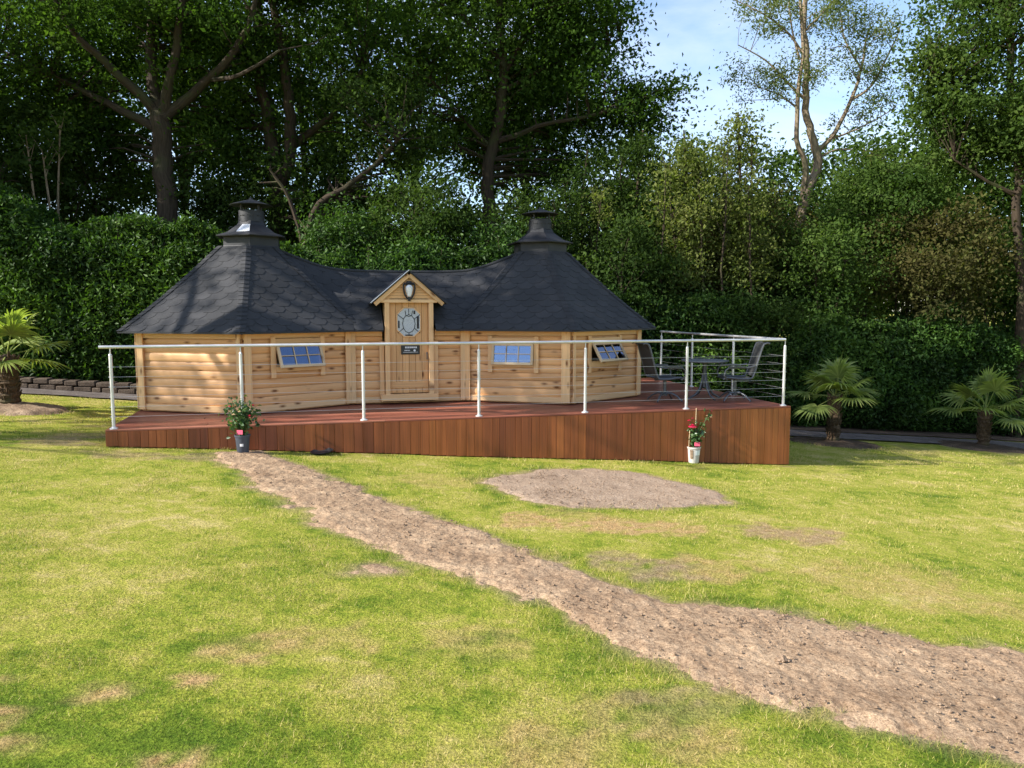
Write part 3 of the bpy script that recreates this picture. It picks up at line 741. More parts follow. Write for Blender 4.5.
# --- thin bare stems left
for k, (px, t, lean, lab) in enumerate([(38, 135, -12, 'thin bare grey stem, leftmost of the three above the left hedge'), (52, 150, -10, 'thin bare grey stem, middle one of the three above the left hedge'), (57, 125, 3, 'straight thin bare stem, rightmost of the three above the left hedge')]):
    y = 18.9+.15*k; b0 = onground(px+5, y); m = MB()
    pts = [b0, W(px+4, 300, y), W(px+2, 250, y), W(px+lean*.3, 200, y), W(px+lean, t, y)]
    m.tube(pts, [.05, .045, .035, .028, .015], 7)
    for q in range(4):
        a = pts[3].lerp(pts[4], random.random()); m.tube([a, a+Vector((random.uniform(-.4, .4), 0, random.uniform(.2, .6)))], [.012, .005], 5)
    root = empty('sapling', b0, 0, lab, 'sapling', 'thin bare stems above the hedge')
    m.build('stem', M['bark_pale'], root, smooth=True, loc=b0)
    tp = np.array([tuple(pts[4])]); v, f, r = foliage(sample_ellipsoid(5, tp[0], (.5, .4, .5)), 40, .4, .12); npmesh('leaves', v, f, M['leaf_mid'], root, attrs={'rnd': r}, loc=b0)
for px, t, lean, yy in ((662, 165, 4, 19.0), (704, 178, -6, 19.2), (723, 150, 5, 19.1), (752, 190, -4, 19.3), (596, 190, 6, 19.6)):
    b0 = onground(px, yy); m = MB(); pts = [b0, W(px+2, 330, yy), W(px-2, 270, yy), W(px+lean*.5, 220, yy), W(px+lean, t, yy)]
    m.tube(pts, [.035, .03, .025, .02, .008], 6)
    for q in range(7):
        a = pts[2+q % 2].lerp(pts[3+q % 2], random.random()); m.tube([a, a+Vector((random.uniform(-.3, .3), random.uniform(-.1, .1), random.uniform(.3, .7)))], [.009, .004], 4)
    root = empty('sapling', b0, 0, {662: 'thin upright sapling behind the deck chairs, leftmost of its row', 704: 'thin sapling behind the patio table', 723: 'tallest thin sapling left of the bare branched tree', 752: 'short thin sapling above the deck corner post', 596: 'thin sapling right of the right chimney'}[px], 'sapling', 'thin saplings in the thicket behind the deck')
    m.build('stem', M['bark_brown'], root, smooth=True, loc=b0)
    v, f, r = foliage(np.array([tuple(pts[3].lerp(pts[4], random.random())+Vector((random.gauss(0, .25), random.gauss(0, .2), 0))) for _ in range(9)]), 30, .35, .10); npmesh('leaves', v, f, M['leaf_yellow'], root, attrs={'rnd': r}, loc=b0)
# --- tree standing left of the frame: it shades the cabin and hedge
def side_tree(x, y, h, lab, crowns, mt='leaf_oak', gap=.0, nl=90):
    b0 = Vector((x, y, groundz(x, y))); z = b0.z
    limbs = [([b0, b0+Vector((.1, 0, h*.3)), b0+Vector((0, .1, h*.6)), b0+Vector((.1, 0, h*.9))], .28, .07)]
    for k in range(7):
        a = k*2.4; limbs.append(([b0+Vector((0, 0, h*(.3+.06*k))), b0+Vector((math.cos(a)*1.2, math.sin(a)*1.2, h*(.42+.06*k))), b0+Vector((math.cos(a)*2.4, math.sin(a)*2.4, h*(.5+.06*k)))], .09, .03))
    tree('broadleaf_tree', lab, b0, limbs, [((x+c[0], y+c[1], z+c[2]), c[3], c[4]) for c in crowns], M[mt], M['bark_brown'], .2, nl, .75)
side_tree(-19, 5.7, 9.6, 'broadleaf tree standing on the lawn beyond the left frame edge', [(0, 0, 9.0, (2.2, 1.4, 1.1), 22), (0, .9, 11.0, (.7, .5, .4), 4)])
side_tree(-10.8, 8.4, 13.5, 'tall broadleaf tree on the lawn just beyond the left frame edge', [(.3, -.1, 8.9, (2.4, 1.5, 1.6), 50), (1.3, .2, 7.4, (1, 1, .8), 7), (-.4, 1.8, 12.6, (4.0, 2.2, 2.6), 110), (3.4, 1.5, 12.2, (2.0, 1.5, 2.0), 40)])
side_tree(-18.5, 16.8, 12, 'tall broadleaf tree beyond the left end of the hedge', [(0, 0, 6.5, (3.6, 3.0, 3.6), 110), (0, .5, 10, (3.0, 3, 2.4), 60)])
side_tree(-14.5, 18.5, 9, 'bushy tree behind the left end of the hedge', [(0, 0, 5, (3.0, 2.0, 4.0), 110)], 'leaf_dark')

# ------------------------------------------------------------------ hedges
def hedge(name, label, a, b, th, h, n, top_noise=.3, mat='leaf_laurel', leaf=.112, hfun=None):
    a = Vector((a[0], a[1], 0)); b = Vector((b[0], b[1], 0)); d = (b-a); L = d.length; d.normalize(); nn = Vector((-d.y, d.x, 0))
    c0 = Vector((a.x, a.y, groundz(a.x, a.y)))
    root = empty(name, c0, 0, label, 'hedge')
    hf = hfun or (lambda s: h)
    per = int(n); S = RNG.uniform(0, L, per)
    u = RNG.random(per)
    H = np.array([hf(s) for s in S])+fbm(S*.8, S*0, 3, 5)*top_noise
    face = RNG.random(per)
    front = face < .62
    bulge = fbm(S*.9, u*3.0, 4, 23)*.35+fbm(S*3, u*9, 2, 25)*.10
    T = np.where(front, -bulge-RNG.random(per)**2*.28, RNG.random(per)*th)
    Zr = np.where(front, u**.9, 1.0)
    Zz = H*Zr + np.where(front, 0, fbm(S*1.5, T*1.5, 3, 29)*.35+RNG.normal(size=per)*.08)
    rnd_edge = np.where(front, np.clip((Zr-.82)/.18, 0, 1)**2*.45, 0); T = T+rnd_edge
    T = T + np.where(front, np.clip(.12-Zr, 0, .12)*2.5, 0)
    X = a.x+d.x*S+nn.x*T; Y = a.y+d.y*S+nn.y*T
    C = np.stack([X, Y, gplane(X, Y)+.05+Zz], 1)
    patch = fbm(S*1.3, u*4, 3, 35)
    rn = .40+patch*.95+RNG.normal(size=per)*.17
    v, f, r = leaf_quads(C, leaf, .35, aspect=.42, rn=rn)
    npmesh('leaves', v, f, M[mat], root, attrs={'rnd': r}, loc=c0)
    # shoots sticking up
    cs = RNG.uniform(0, L, int(L*5)); P = []
    m = MB()
    for k in range(int(L*5)):
        s = cs[k]; t = random.uniform(0, th*.6); p = a+d*s+nn*t; z0 = groundz(p.x, p.y)+hf(s)-.3; hh = random.uniform(.3, .75)
        q = Vector((p.x+random.uniform(-.15, .15), p.y, z0+hh)); m.tube([(p.x, p.y, z0-.4), q], [.012, .005], 4)
        for j in range(14): P.append(tuple(Vector((p.x, p.y, z0)).lerp(q, random.random())+Vector((random.gauss(0, .07), random.gauss(0, .07), random.gauss(0, .03)))))
    v, f, r = leaf_quads(np.array(P), leaf*.95, .2, aspect=.4, rn=.5+RNG.random(len(P))*.5)
    npmesh('shoot_leaves', v, f, M[mat], root, attrs={'rnd': r}, loc=c0)
    tag(m.build('shoots', M['bark_brown'], root, loc=c0), kind='stuff')
    # solid dark shell that paints the shade inside the hedge
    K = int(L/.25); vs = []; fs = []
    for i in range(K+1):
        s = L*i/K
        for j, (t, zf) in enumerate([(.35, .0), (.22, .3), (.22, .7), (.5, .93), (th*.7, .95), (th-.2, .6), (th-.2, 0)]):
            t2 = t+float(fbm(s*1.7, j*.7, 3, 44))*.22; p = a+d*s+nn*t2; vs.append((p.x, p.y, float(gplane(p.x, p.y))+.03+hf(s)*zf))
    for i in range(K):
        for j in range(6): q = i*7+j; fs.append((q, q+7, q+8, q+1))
    npmesh('inner_shade_shell', vs, fs, M['hedge_shade'], root, attrs={'rnd': RNG.random(len(vs))}, loc=c0)
    return root
def hl(s): return 3.45+.25*math.sin(s*.45)+.12*math.sin(s*1.7)
hedge('laurel_hedge', 'tall glossy laurel hedge behind the cabin on the left', (-15.5, 15.9), (.5, 17.3), 2.0, 3.4, 112000, .75, hfun=hl)
def hr(s): return 2.6+.3*math.sin(s*.6+1)+.2*math.sin(s*1.9)
hedge('laurel_hedge', 'lower laurel hedge behind the two young palms on the right', (.7, 17.6), (15.5, 20.3), 1.6, 2.4, 64000, .4, hfun=hr)

# ------------------------------------------------------------------ low stone wall by the hedge foot
m = MB()
for r_ in range(2):
    s = 0
    while s < 9.5:
        w = random.uniform(.18, .42); p = Vector((-15.3, 15.45, 0)).lerp(Vector((-5.8, 16.27, 0)), (s+w/2)/9.5)
        an = math.atan2(.82, 9.5); m.box((p.x, p.y+random.uniform(-.015, .015), groundz(p.x, p.y)+.075+r_*.115), (w-.015, .26, .105+random.uniform(-.012, .008)), Matrix.Rotation(an, 3, 'Z'), .018); s += w
g = Vector((-10.5, 15.86, groundz(-10.5, 15.86)))
o = m.build('stone_wall', M['stone'], loc=g); tag(o, 'low two course stone wall along the foot of the left hedge', 'wall')

# ------------------------------------------------------------------ palms
def frond_geo(m_v, m_f, m_r, az, el, pet, fan, rng, nleaf=28, dead=0):
    """trachycarpus fan leaf, local to the crown point"""
    d = Vector((math.cos(az)*math.cos(el), math.sin(az)*math.cos(el), math.sin(el)))
    side = Vector((-math.sin(az), math.cos(az), 0)); upv = side.cross(d)*-1
    if upv.z < 0: upv = -upv
    hub = d*pet+Vector((0, 0, -.10*pet*pet))
    bb = len(m_v)
    for t in range(4):
        a = d*pet*t/3+Vector((0, 0, -.10*(pet*t/3)**2))
        for sgn in (-1, 1): m_v.append(tuple(a+side*.011*sgn)); m_r.append(.8)
        m_v.append(tuple(a-upv*.014)); m_r.append(.6)
    for t in range(3):
        q = bb+t*3
        m_f += [(q, q+1, q+4), (q, q+4, q+3), (q+1, q+2, q+5), (q+1, q+5, q+4), (q+2, q, q+3), (q+2, q+3, q+5)]
    for k in range(nleaf):
        f = (k+.5)/nleaf*2-1; an = f*R(118)
        dr = (d*math.cos(an)+side*math.sin(an)).normalized()
        L = fan*(1-.22*abs(f)**2)*rng.uniform(.86, 1.06); w = .021*rng.uniform(.8, 1.15)*(fan/.5)
        ws = dr.cross(upv).normalized(); rr = min(1, max(0, rng.gauss(.5, .2)))
        seg = 5; droop = rng.uniform(.15, .55)*(1.0 if el > .3 else .75)
        b = len(m_v); tilt = upv*(.12+.1*abs(f))
        for s in range(seg+1):
            t = s/seg; p = hub+dr*L*t+tilt*L*t*(1-t)*1.2+Vector((0, 0, -1))*droop*L*max(0, t-.25)**2*1.4
            wd = w*(.25+1.1*min(t*3, 1))*(1-max(0, t-.45)/.58)
            m_v.append(tuple(p+ws*wd)); m_v.append(tuple(p-upv*wd*.55)); m_v.append(tuple(p-ws*wd)); m_r += [rr, rr*.8, rr]
        for s in range(seg):
            q = b+s*3
            m_f += [(q, q+1, q+4), (q, q+4, q+3), (q+1, q+2, q+5), (q+1, q+5, q+4)]
def palm(label, base, trunk_h, trunk_r, fan, pet, n, seed, lean=(0, 0)):
    rng = random.Random(seed); root = empty('fan_palm', base, 0, label, 'palm')
    m = MB(); prof = []
    K = 16
    for i in range(K+1):
        t = i/K; prof.append((trunk_r*(1.12-.25*t+(.16 if i % 2 else 0)+rng.uniform(-.05, .05)), t*trunk_h))
    m.lathe([(0, 0)]+prof+[(0, trunk_h+.03)], n=14)
    m.build('trunk', M['palm_fibre'], root)
    m = MB()
    for k in range(int(90*trunk_h/.6)):
        a = rng.uniform(0, 6.28); z = rng.uniform(.05, trunk_h); r = trunk_r*1.0
        p = Vector((math.cos(a)*r, math.sin(a)*r, z)); q = p+Vector((math.cos(a)*.05, math.sin(a)*.05, .07+.04*rng.random()))
        m.tube([p, q], [.016, .006], 4)
    m.build('leaf_stubs', M['palm_fibre'], root)
    for k in range(n):
        az = k*2.39996+rng.uniform(-.25, .25); t = k/(n-1); el = R(80)-t*R(92)+rng.uniform(-.12, .12)
        v, f, r = [], [], []
        frond_geo(v, f, r, az, el, pet*rng.uniform(.8, 1.15), fan*rng.uniform(.85, 1.1), rng)
        v = np.array(v); v[:, 2] += trunk_h
        o = npmesh('frond', v, f, M['leaf_palm'], root, attrs={'rnd': np.array(r)})
    return root
palm('large fan palm with sunlit fronds at the left frame edge', gpt(pl_base.x, pl_base.y, .10), .80, .14, .56, .56, 12, 3)
palm('young fan palm with drooping fronds nearest the deck on the right', gpt(p1_base.x, p1_base.y, .04), .92, .105, .56, .50, 13, 5)
palm('young fan palm near the right frame edge with upright fronds', gpt(p2_base.x, p2_base.y, .04), .76, .10, .58, .58, 11, 8)

# ------------------------------------------------------------------ deck
deck = empty('timber_deck', F0, AX, 'raised red hardwood deck with a vertical board skirt under the cabin', 'deck')
DD = 5.2
def dz(lx, ly):
    p = F0+U*lx+N*ly; return groundz(p.x, p.y)
m = MB(); y = 0.0; row = 0
while y < DD:
    x = 0; first = True
    while x < DL-.01:
        L = min(random.uniform(2.2, 4.2), DL-x) if not (first and row % 2) else random.uniform(1, 2.2)
        first = False
        if DL-(x+L) < .6: L = DL-x
        m.box((x+L/2, y+.0695, -.0125), (L-.004, .139, .025), None, .004); x += L
    y += .145; row += 1
m.build('deck_boards', M['deck'], deck)
m = MB()
def skirt_side(m, p0, p1, out):
    L = (Vector(p1)-Vector(p0)).length; s = 0; d = (Vector(p1)-Vector(p0)).normalized(); an = math.atan2(d.y, d.x)
    prev = .5
    while s < L-.005:
        w = min(random.choice([.095, .12, .145, .145]), L-s)
        c = Vector(p0)+d*(s+w/2); zb = dz(c.x, c.y)+.012
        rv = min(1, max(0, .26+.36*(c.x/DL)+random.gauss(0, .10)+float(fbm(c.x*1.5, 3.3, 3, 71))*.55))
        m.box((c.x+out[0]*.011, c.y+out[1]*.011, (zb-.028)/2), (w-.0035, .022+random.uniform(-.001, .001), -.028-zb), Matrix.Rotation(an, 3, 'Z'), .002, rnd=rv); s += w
skirt_side(m, (0, 0, 0), (DL, 0, 0), (0, 1))
m.build('front_skirt', M['skirt'], deck)
m = MB(); skirt_side(m, (0, .024, 0), (0, DD, 0), (1, 0)); m.build('side_skirt', M['skirt'], deck)
m = MB(); skirt_side(m, (DL, .024, 0), (DL, DD, 0), (-1, 0)); m.build('side_skirt', M['skirt'], deck)
m = MB(); skirt_side(m, (.03, DD, 0), (DL-.03, DD, 0), (0, -1)); m.build('back_skirt', M['skirt'], deck)
m = MB()
for i in range(8):
    m.box((DL*(i+.5)/8, DD/2, -.10), (.05, DD-.1, .14))
m.build('joists', M['skirt'], deck)

# ------------------------------------------------------------------ railing
POSTX = [.09]+[None]*5+[DL-.09]
def lx_for_px(px, ly=.06):
    r = ray(px, 400); k = r.x/r.y  # x/y approx; solve on the deck plane z=0
    lo, hi = 0, DL
    for _ in range(40):
        mid = (lo+hi)/2; p = F0+U*mid+N*ly; h = CZ; ppx = 512+F*p.x/(p.y*ct+h*st)
        if ppx < px: lo = mid
        else: hi = mid
    return (lo+hi)/2
xs = [lx_for_px(q) for q in (114, 243, 364, 479, 585, 686, 783)]
rail = empty('deck_railing', F0+U*.06+N*.06, AX, 'brushed steel railing with round handrail and wires along the deck edge', 'railing')
RH = 1.05; ox = .06
def post(x, y):
    m = MB(); m.tube([(x, y, .004), (x, y, RH-.10)], .0215, 12); o = m.build('post', M['steel'], rail, True)
    m = MB(); m.tube([(x, y, RH-.10), (x, y, RH-.018)], .008, 8); m.lathe([(.0, RH-.108), (.0225, RH-.104), (.016, RH-.09), (0, RH-.088)], (x, y, 0), 12); m.build('rail_support', M['steel'], o, True)
    m = MB(); m.lathe([(.0, .001), (.052, .001), (.052, .012), (.03, .02), (.022, .03), (0, .03)], (x, y, 0), 16); m.build('base_flange', M['steel'], o, True)
for x in xs: post(x-ox, 0)
ys = [1.55, 3.1, 4.5]; xr = xs[-1]-ox
for y_ in ys: post(xr, y_)
m = MB(); m.tube([(xs[0]-.13-ox, 0, RH), (xr, 0, RH)], .021, 14); m.build('handrail', M['steel'], rail, True)
m = MB(); m.tube([(xr, .0, RH+.001), (xr, 4.55, RH+.001)], .021, 14); m.build('handrail', M['steel'], rail, True)
for k in range(6):
    z = .15+.15*k*0.83+.0*k; z = .155+k*.128
    m = MB(); m.tube([(xs[0]-ox, -.0, z), (xr, 0, z)], .0021, 6); m.tube([(xr, 0, z+.0005), (xr, 4.5, z+.0005)], .0026, 6)
    for x in xs: m.tube([(x-ox-.035, 0, z), (x-ox+.035, 0, z)], .006, 6)
    m.build('wire', M['cable'], rail, True)

# ------------------------------------------------------------------ cabin (deck-aligned local frame)
A = 1.77; ML = 1.88
CLx, CLy = 1.60, 2.745
hexL = lambda cx, cy: [(cx-A*.866, cy-A/2), (cx, cy-A), (cx+A*.866, cy-A/2), (cx+A*.866, cy+A/2), (cx, cy+A), (cx-A*.866, cy+A/2)]
CRx = CLx+2*A*.866+ML
cab_o = F0+U*CLx+N*CLy
cab = empty('grill_cabin', cab_o, AX, 'pine log cabin of two six sided pavilions joined by a middle room with door', 'cabin')
def lc(x, y, z=0): return Vector((x-CLx, y-CLy, z))
WH = 1.20; Z0_ = .03
HL = hexL(CLx, CLy); HR = hexL(CRx, CLy)
def wall_axes(p, q):
    d = (Vector((q[0], q[1], 0))-Vector((p[0], p[1], 0))); L = d.length; d.normalize(); nrm = Vector((d.y, -d.x, 0))
    return d, nrm, L, Matrix((d, -nrm, Vector((0, 0, 1)))).transposed()
LOGH = .1275
def log_profile(z0, h, depth=.014, n=6):
    pts = []
    for i in range(n+1):
        t = i/n; a = math.pi*t; pts.append((depth*(math.sin(a)**.6), z0+h*t))
    return pts
def log_run(m, org, d, nrm, s0, s1, z0, h):
    prof = [(0.0, z0)]+log_profile(z0, h-.004)[0:]+[(0.0, z0+h-.004)]
    prof = log_profile(z0, h-.004); prof = [(-.03, z0)]+prof+[(-.03, z0+h-.004)]
    vs = []; gc = []
    for s in (s0, s1):
        for (o_, z) in prof: vs.append(org+d*s+nrm*o_+Vector((0, 0, z))); gc.append((s, z-z0, 0))
    k = len(prof); fs = [tuple(range(k)), tuple(range(k, 2*k))[::-1]]
    for i in range(k): j = (i+1) % k; fs.append((i, k+i, k+j, j))
    m.add(vs, fs, gc)
def make_wall(p, q, window=None, door=None, corner=(1, 1), name='wall'):
    """window: (s centre, width, z0, z1, tilt deg)"""
    d, nrm, L, MX = wall_axes(p, q); org = lc(p[0], p[1])
    m = MB(); nrow = int((WH-.10-Z0_-.09)/LOGH)
    zz = Z0_+.09
    holes = []
    if window: holes.append((window[0]-window[1]/2, window[0]+window[1]/2, window[2], window[3]))
    if door: holes.append((door[0]-door[1]/2, door[0]+door[1]/2, -1, 9))
    for r_ in range(nrow+1):
        z0 = zz+r_*LOGH; h = min(LOGH, WH-.10-z0)
        if h < .02: break
        ivals = [(0, L)]
        for a, b, c0, c1 in holes:
            if z0 < c1-.01 and z0+h > c0+.01: ivals = [(0, a), (b, L)]
        # clip rows straddling the hole edge as whole logs
        for a, b in ivals: log_run(m, org, d, nrm, a, b, z0, h)
    w = m.build(name, M['pine'], cab)
    # base board, top board
    segs = [(0, L)] if not door else [(0, door[0]-door[1]/2-.04), (door[0]+door[1]/2+.04, L)]
    for a, b in segs:
        m = MB(); m.box(org+d*(a+b)/2+nrm*.016+Vector((0, 0, Z0_+.045)), (b-a, .05, .09), MX, .004); m.build('base_board', M['pine_trim'], w)
        m = MB(); m.box(org+d*(a+b)/2+nrm*.016+Vector((0, 0, WH-.05)), (b-a, .05, .10), MX, .004); m.build('top_board', M['pine_trim'], w)
    cw = .105
    for e, s in ((corner[0], .0), (corner[1], L)):
        if e:
            sc = cw*e/2 if s == 0 else L-cw*e/2
            m = MB(); m.box(org+d*sc+nrm*.055+Vector((0, 0, (WH+Z0_)/2+.0)), (cw*e, .026, WH-Z0_-.012), MX, .004); m.build('corner_board', M['pine_trim'], w)
    if window:
        s, ww, za, zb, tilt = window
        wn = empty('window', (0, 0, 0)); wn.parent = cab
        c = org+d*s+Vector((0, 0, (za+zb)/2)); wn.location = c; wn.rotation_euler = (0, 0, math.atan2(d.y, d.x))
        hw, hh = ww/2, (zb-za)/2
        m = MB()  # casing : local x along wall, -y outward
        cs = .075
        m.box((0, -.050, -hh-cs/2), (ww+.0, .026, cs), None, .003); m.box((0, -.050, hh+cs/2), (ww, .026, cs), None, .003)
        for sg in (-1, 1): m.box((sg*(hw+cs/2), -.051, -.03), (cs, .028, 2*hh+2*cs+.12), None, .003)
        m.build('casing', M['pine_trim'], wn)
        m = MB()
        for sg in (-1, 1): m.box((sg*(hw-.012), -.005, 0), (.024, .08, 2*hh), None, .002)
        m.box((0, -.005, -hh+.012), (ww-.048, .08, .024), None, .002); m.box((0, -.005, hh-.012), (ww-.048, .08, .024), None, .002)
        m.build('inner_frame', M['pine_trim'], wn)
        RM = Matrix.Rotation(-R(tilt), 3, 'X'); piv = Vector((0, -.066, hh-.01)); sh = 2*hh+.03; sw = ww-.005; fw = .042
        def T(x, y, z): return piv+RM@Vector((x, y, z))
        m = MB()
        for sg in (-1, 1): m.box(T(sg*(sw/2-fw/2), 0, -sh/2), (fw, .034, sh), RM, .003)
        m.box(T(0, 0, -fw/2), (sw-2*fw, .034, fw), RM, .003); m.box(T(0, 0, -sh+fw/2), (sw-2*fw, .034, fw), RM, .003)
        m.build('sash', M['pine_sash'], wn)
        m = MB()
        for k in (1, 2): m.box(T((k/3-.5)*(sw-2*fw), -.010, -sh/2), (.012, .012, sh-2*fw), RM, 0)
        m.box(T(0, -.011, -sh/2), (sw-2*fw, .012, .012), RM, 0)
        m.build('glazing_bars', M['pine_sash'], wn)
        m = MB(); m.box(T(0, 0, -sh/2), (sw-2*fw+.01, .006, sh-2*fw+.01), RM, 0); m.build('pane', M['glass'], wn)
    return w
# visible walls in order
make_wall(HL[0], HL[1], corner=(1, .6))
make_wall(HL[1], HL[2], window=(.85, .74, .68, 1.02, 22), corner=(1, 1))
make_wall(HL[3], HL[4]); make_wall(HL[4], HL[5]); make_wall(HL[5], HL[0])
dcx = ML*.5
def lerp2(a, b, t): return (a[0]+(b[0]-a[0])*t, a[1]+(b[1]-a[1])*t)
make_wall(HL[2], lerp2(HL[2], HR[0], (dcx-.42)/ML), corner=(.9, 0), name='middle_wall')
make_wall(lerp2(HL[2], HR[0], (dcx+.42)/ML), HR[0], corner=(0, .9), name='middle_wall')
make_wall(HR[5], HL[3], name='middle_wall')
make_wall(HR[0], HR[1], window=(.83, .70, .67, .99, 9), corner=(.9, 1.35))
make_wall(HR[1], HR[2], window=(.80, .72, .66, .99, 33), corner=(.5, .9))
make_wall(HR[2], HR[3]); make_wall(HR[3], HR[4]); make_wall(HR[4], HR[5])
m = MB()
for H_ in (HL, HR): m.add([lc(x, y, .012) for x, y in H_]+[lc(x, y, .03) for x, y in H_], [(5, 4, 3, 2, 1, 0), (6, 7, 8, 9, 10, 11)]+[(i, (i+1) % 6, 6+(i+1) % 6, 6+i) for i in range(6)])
m.box(lc((HL[2][0]+HR[0][0])/2, CLy, .02), (ML-.01, A-.02, .016)); m.build('floor', M['pine_door'], cab)

# roofs
EV = 1.195; OV = .30
def rprof(t):  # t 0 eave -> 1 neck : apothem, z
    r0 = (A+OV)*.866; r1 = .44; z0 = EV; z1 = 2.52
    rr = r0+(r1-r0)*t; zz = z0+(z1-z0)*(t-.035*math.sin(math.pi*t))
    return rr, zz
def shingle_rows(m, npos, width_at, slope_len, exposure=.14, tab=.29, lift=.007):
    """npos(u, v, h)->point ; v along slope 0 eave..slope_len; width_at(v)->(umin, umax)"""
    rows = int(slope_len/exposure)+1
    for r_ in range(rows):
        v0 = r_*exposure; v1 = min(v0+exposure*1.55, slope_len)
        if v0 >= slope_len-.01: break
        a, b = width_at(v0); off = (r_ % 2)*tab/2
        k0 = int(math.floor((a-off)/tab))-1; k1 = int(math.ceil((b-off)/tab))+1
        for k in range(k0, k1):
            u0 = off+k*tab; u1 = u0+tab; g = .004
            vb = v0; vm = v0+exposure*.5
            pts = [(u0+g, vm), (u0+tab*.25, vb), (u0+tab*.75, vb), (u1-g, vm), (u1-g, v1), (u0+g, v1)]
            q = []
            for (u, v) in pts:
                la, lb = width_at(min(v, slope_len)); q.append((min(max(u, la), lb), min(v, slope_len)))
            if max(p[0] for p in q)-min(p[0] for p in q) < .01: continue
            top = [npos(u, v, lift*max(0, 1-(v-v0)/(v1-v0+1e-6))+.004) for u, v in q]; bot = [npos(u, v, .0) for u, v in q[:4]]
            vs = top+bot; fs = [(0, 1, 2, 3, 4, 5), (0, 6, 7, 1), (1, 7, 8, 2), (2, 8, 9, 3)]
            m.add(vs, fs, None)
def hex_roof(cx, name, label=None):
    m = MB(); base = MB(); S = 14
    c = lc(cx, CLy)
    # arc length table
    T = [i/60 for i in range(61)]; P = [rprof(t) for t in T]; D = [0]
    for i in range(60): D.append(D[-1]+math.hypot(P[i+1][0]-P[i][0], P[i+1][1]-P[i][1]))
    SL = D[-1]
    def at(v): return float(np.interp(v, D, [p[0] for p in P])), float(np.interp(v, D, [p[1] for p in P]))
    for k in range(6):
        an = R(-60+k*60); nr = Vector((math.cos(an), math.sin(an), 0)); tg = Vector((-nr.y, nr.x, 0))
        def npos(u, v, h, nr=nr, tg=tg):
            r, z = at(v); return c+nr*(r+h*.7)+tg*u+Vector((0, 0, z+h*.7))
        shingle_rows(m, npos, lambda v: (-at(v)[0]*math.tan(R(30)), at(v)[0]*math.tan(R(30))), SL)
        vs = []; fs = []
        for i in range(S+1):
            v = SL*i/S; r, z = at(v); w = r*math.tan(R(30))
            vs += [c+nr*r-tg*w+Vector((0, 0, z)), c+nr*r+tg*w+Vector((0, 0, z))]
        for i in range(S): fs.append((2*i, 2*i+1, 2*i+3, 2*i+2))
        base.add(vs, fs)
        # hip ridge caps
        hv = []
        an2 = an+R(30); hd = Vector((math.cos(an2), math.sin(an2), 0)); td = Vector((-hd.y, hd.x, 0)); hf = []
        nn_ = 22
        for i in range(nn_):
            va, vb = SL*i/nn_, SL*min(1, (i+1.15)/nn_)
            ra, za = at(va); rb, zb = at(vb); ra /= math.cos(R(30)); rb /= math.cos(R(30)); w = .075
            vsx = [c+hd*(ra+.022)+Vector((0, 0, za+.014)), c+hd*(rb+.010)+Vector((0, 0, zb+.009))]
            for sg in (-1, 1):
                e0 = c+hd*(ra-.034+.012)+td*w*sg+Vector((0, 0, za+.014)); e1 = c+hd*(rb-.034+.004)+td*w*sg+Vector((0, 0, zb+.008))
                m.add([vsx[0], vsx[1], e1, e0], [(0, 1, 2, 3) if sg > 0 else (3, 2, 1, 0)])
    rf = m.build(name, M['shingle'], cab)
    base.build('roof_deck', M['shingle'], rf)
    # soffit + drip edge
    m = MB(); ro = (A+OV)
    e = [(ro*math.cos(R(-90+60*i)), ro*math.sin(R(-90+60*i))) for i in range(6)]; inn = [(x*.70, y*.70) for x, y in e]
    vs = [c+Vector((x, y, EV-.006)) for x, y in e]+[c+Vector((x, y, EV-.006)) for x, y in inn]
    m.add(vs, [(i, 6+i, 6+(i+1) % 6, (i+1) % 6) for i in range(6)]); m.build('soffit', M['pine_trim'], rf)
    m = MB()
    for i in range(6):
        a = Vector((*e[i], 0)); b = Vector((*e[(i+1) % 6], 0)); d, nrm, L, MX = wall_axes(a, b); m.box(c+(a+b)/2+Vector((0, 0, EV-.004))-nrm*.006, (L, .018, .028), MX, 0)
    m.build('drip_edge', M['black_metal'], rf)
    return rf
roofL = hex_roof(CLx, 'left_roof'.replace('left_', 'pavilion_')); roofR = hex_roof(CRx, 'pavilion_roof')
# middle roof: its ridge sweeps up into each pavilion
DX = HL[2][0]+ML*.5; DCUT = .415
m = MB(); base = MB(); y0 = CLy-A/2-.26; zr_ = 2.17; x0 = CLx+.42; x1 = CRx-.42; hd_ = CLy-y0; SL = math.hypot(hd_, zr_-EV)
def ridge(u):
    e = min(u-CLx, CRx-u); return float(np.interp(e, [.42, .6, .93, 1.2, 1.44, 1.8, 2.4], [2.50, 2.43, 2.30, 2.215, 2.18, 2.165, 2.16]))
def mid_pos(sign):
    def npos(u, v, h):
        t = v/SL; z = EV+(ridge(u)-EV)*(t-.04*math.sin(math.pi*t)); return lc(u, CLy-sign*(hd_*(1-t)+h*.7), z+h*.7)
    return npos
for sg in (1, -1):
    f_ = mid_pos(sg)
    def wl(v): return (x0, DX-DCUT) if (sg > 0 and v < SL*.5) else (x0, DX)
    def wr(v): return (DX+DCUT, x1) if (sg > 0 and v < SL*.5) else (DX, x1)
    shingle_rows(m, f_, wl, SL); shingle_rows(m, f_, wr, SL)
    xs_ = sorted(list(np.linspace(x0, DX-DCUT, 14))+list(np.linspace(DX+DCUT, x1, 14)))
    vs = []; fs = []; K = len(xs_)
    for i in range(9):
        for xq in xs_: vs.append(f_(xq, SL*i/8, -.002))
    for i in range(8):
        for j in range(K-1):
            if sg > 0 and j == 13 and i < 4: continue
            fs.append((i*K+j, i*K+j+1, (i+1)*K+j+1, (i+1)*K+j))
    base.add(vs, fs)
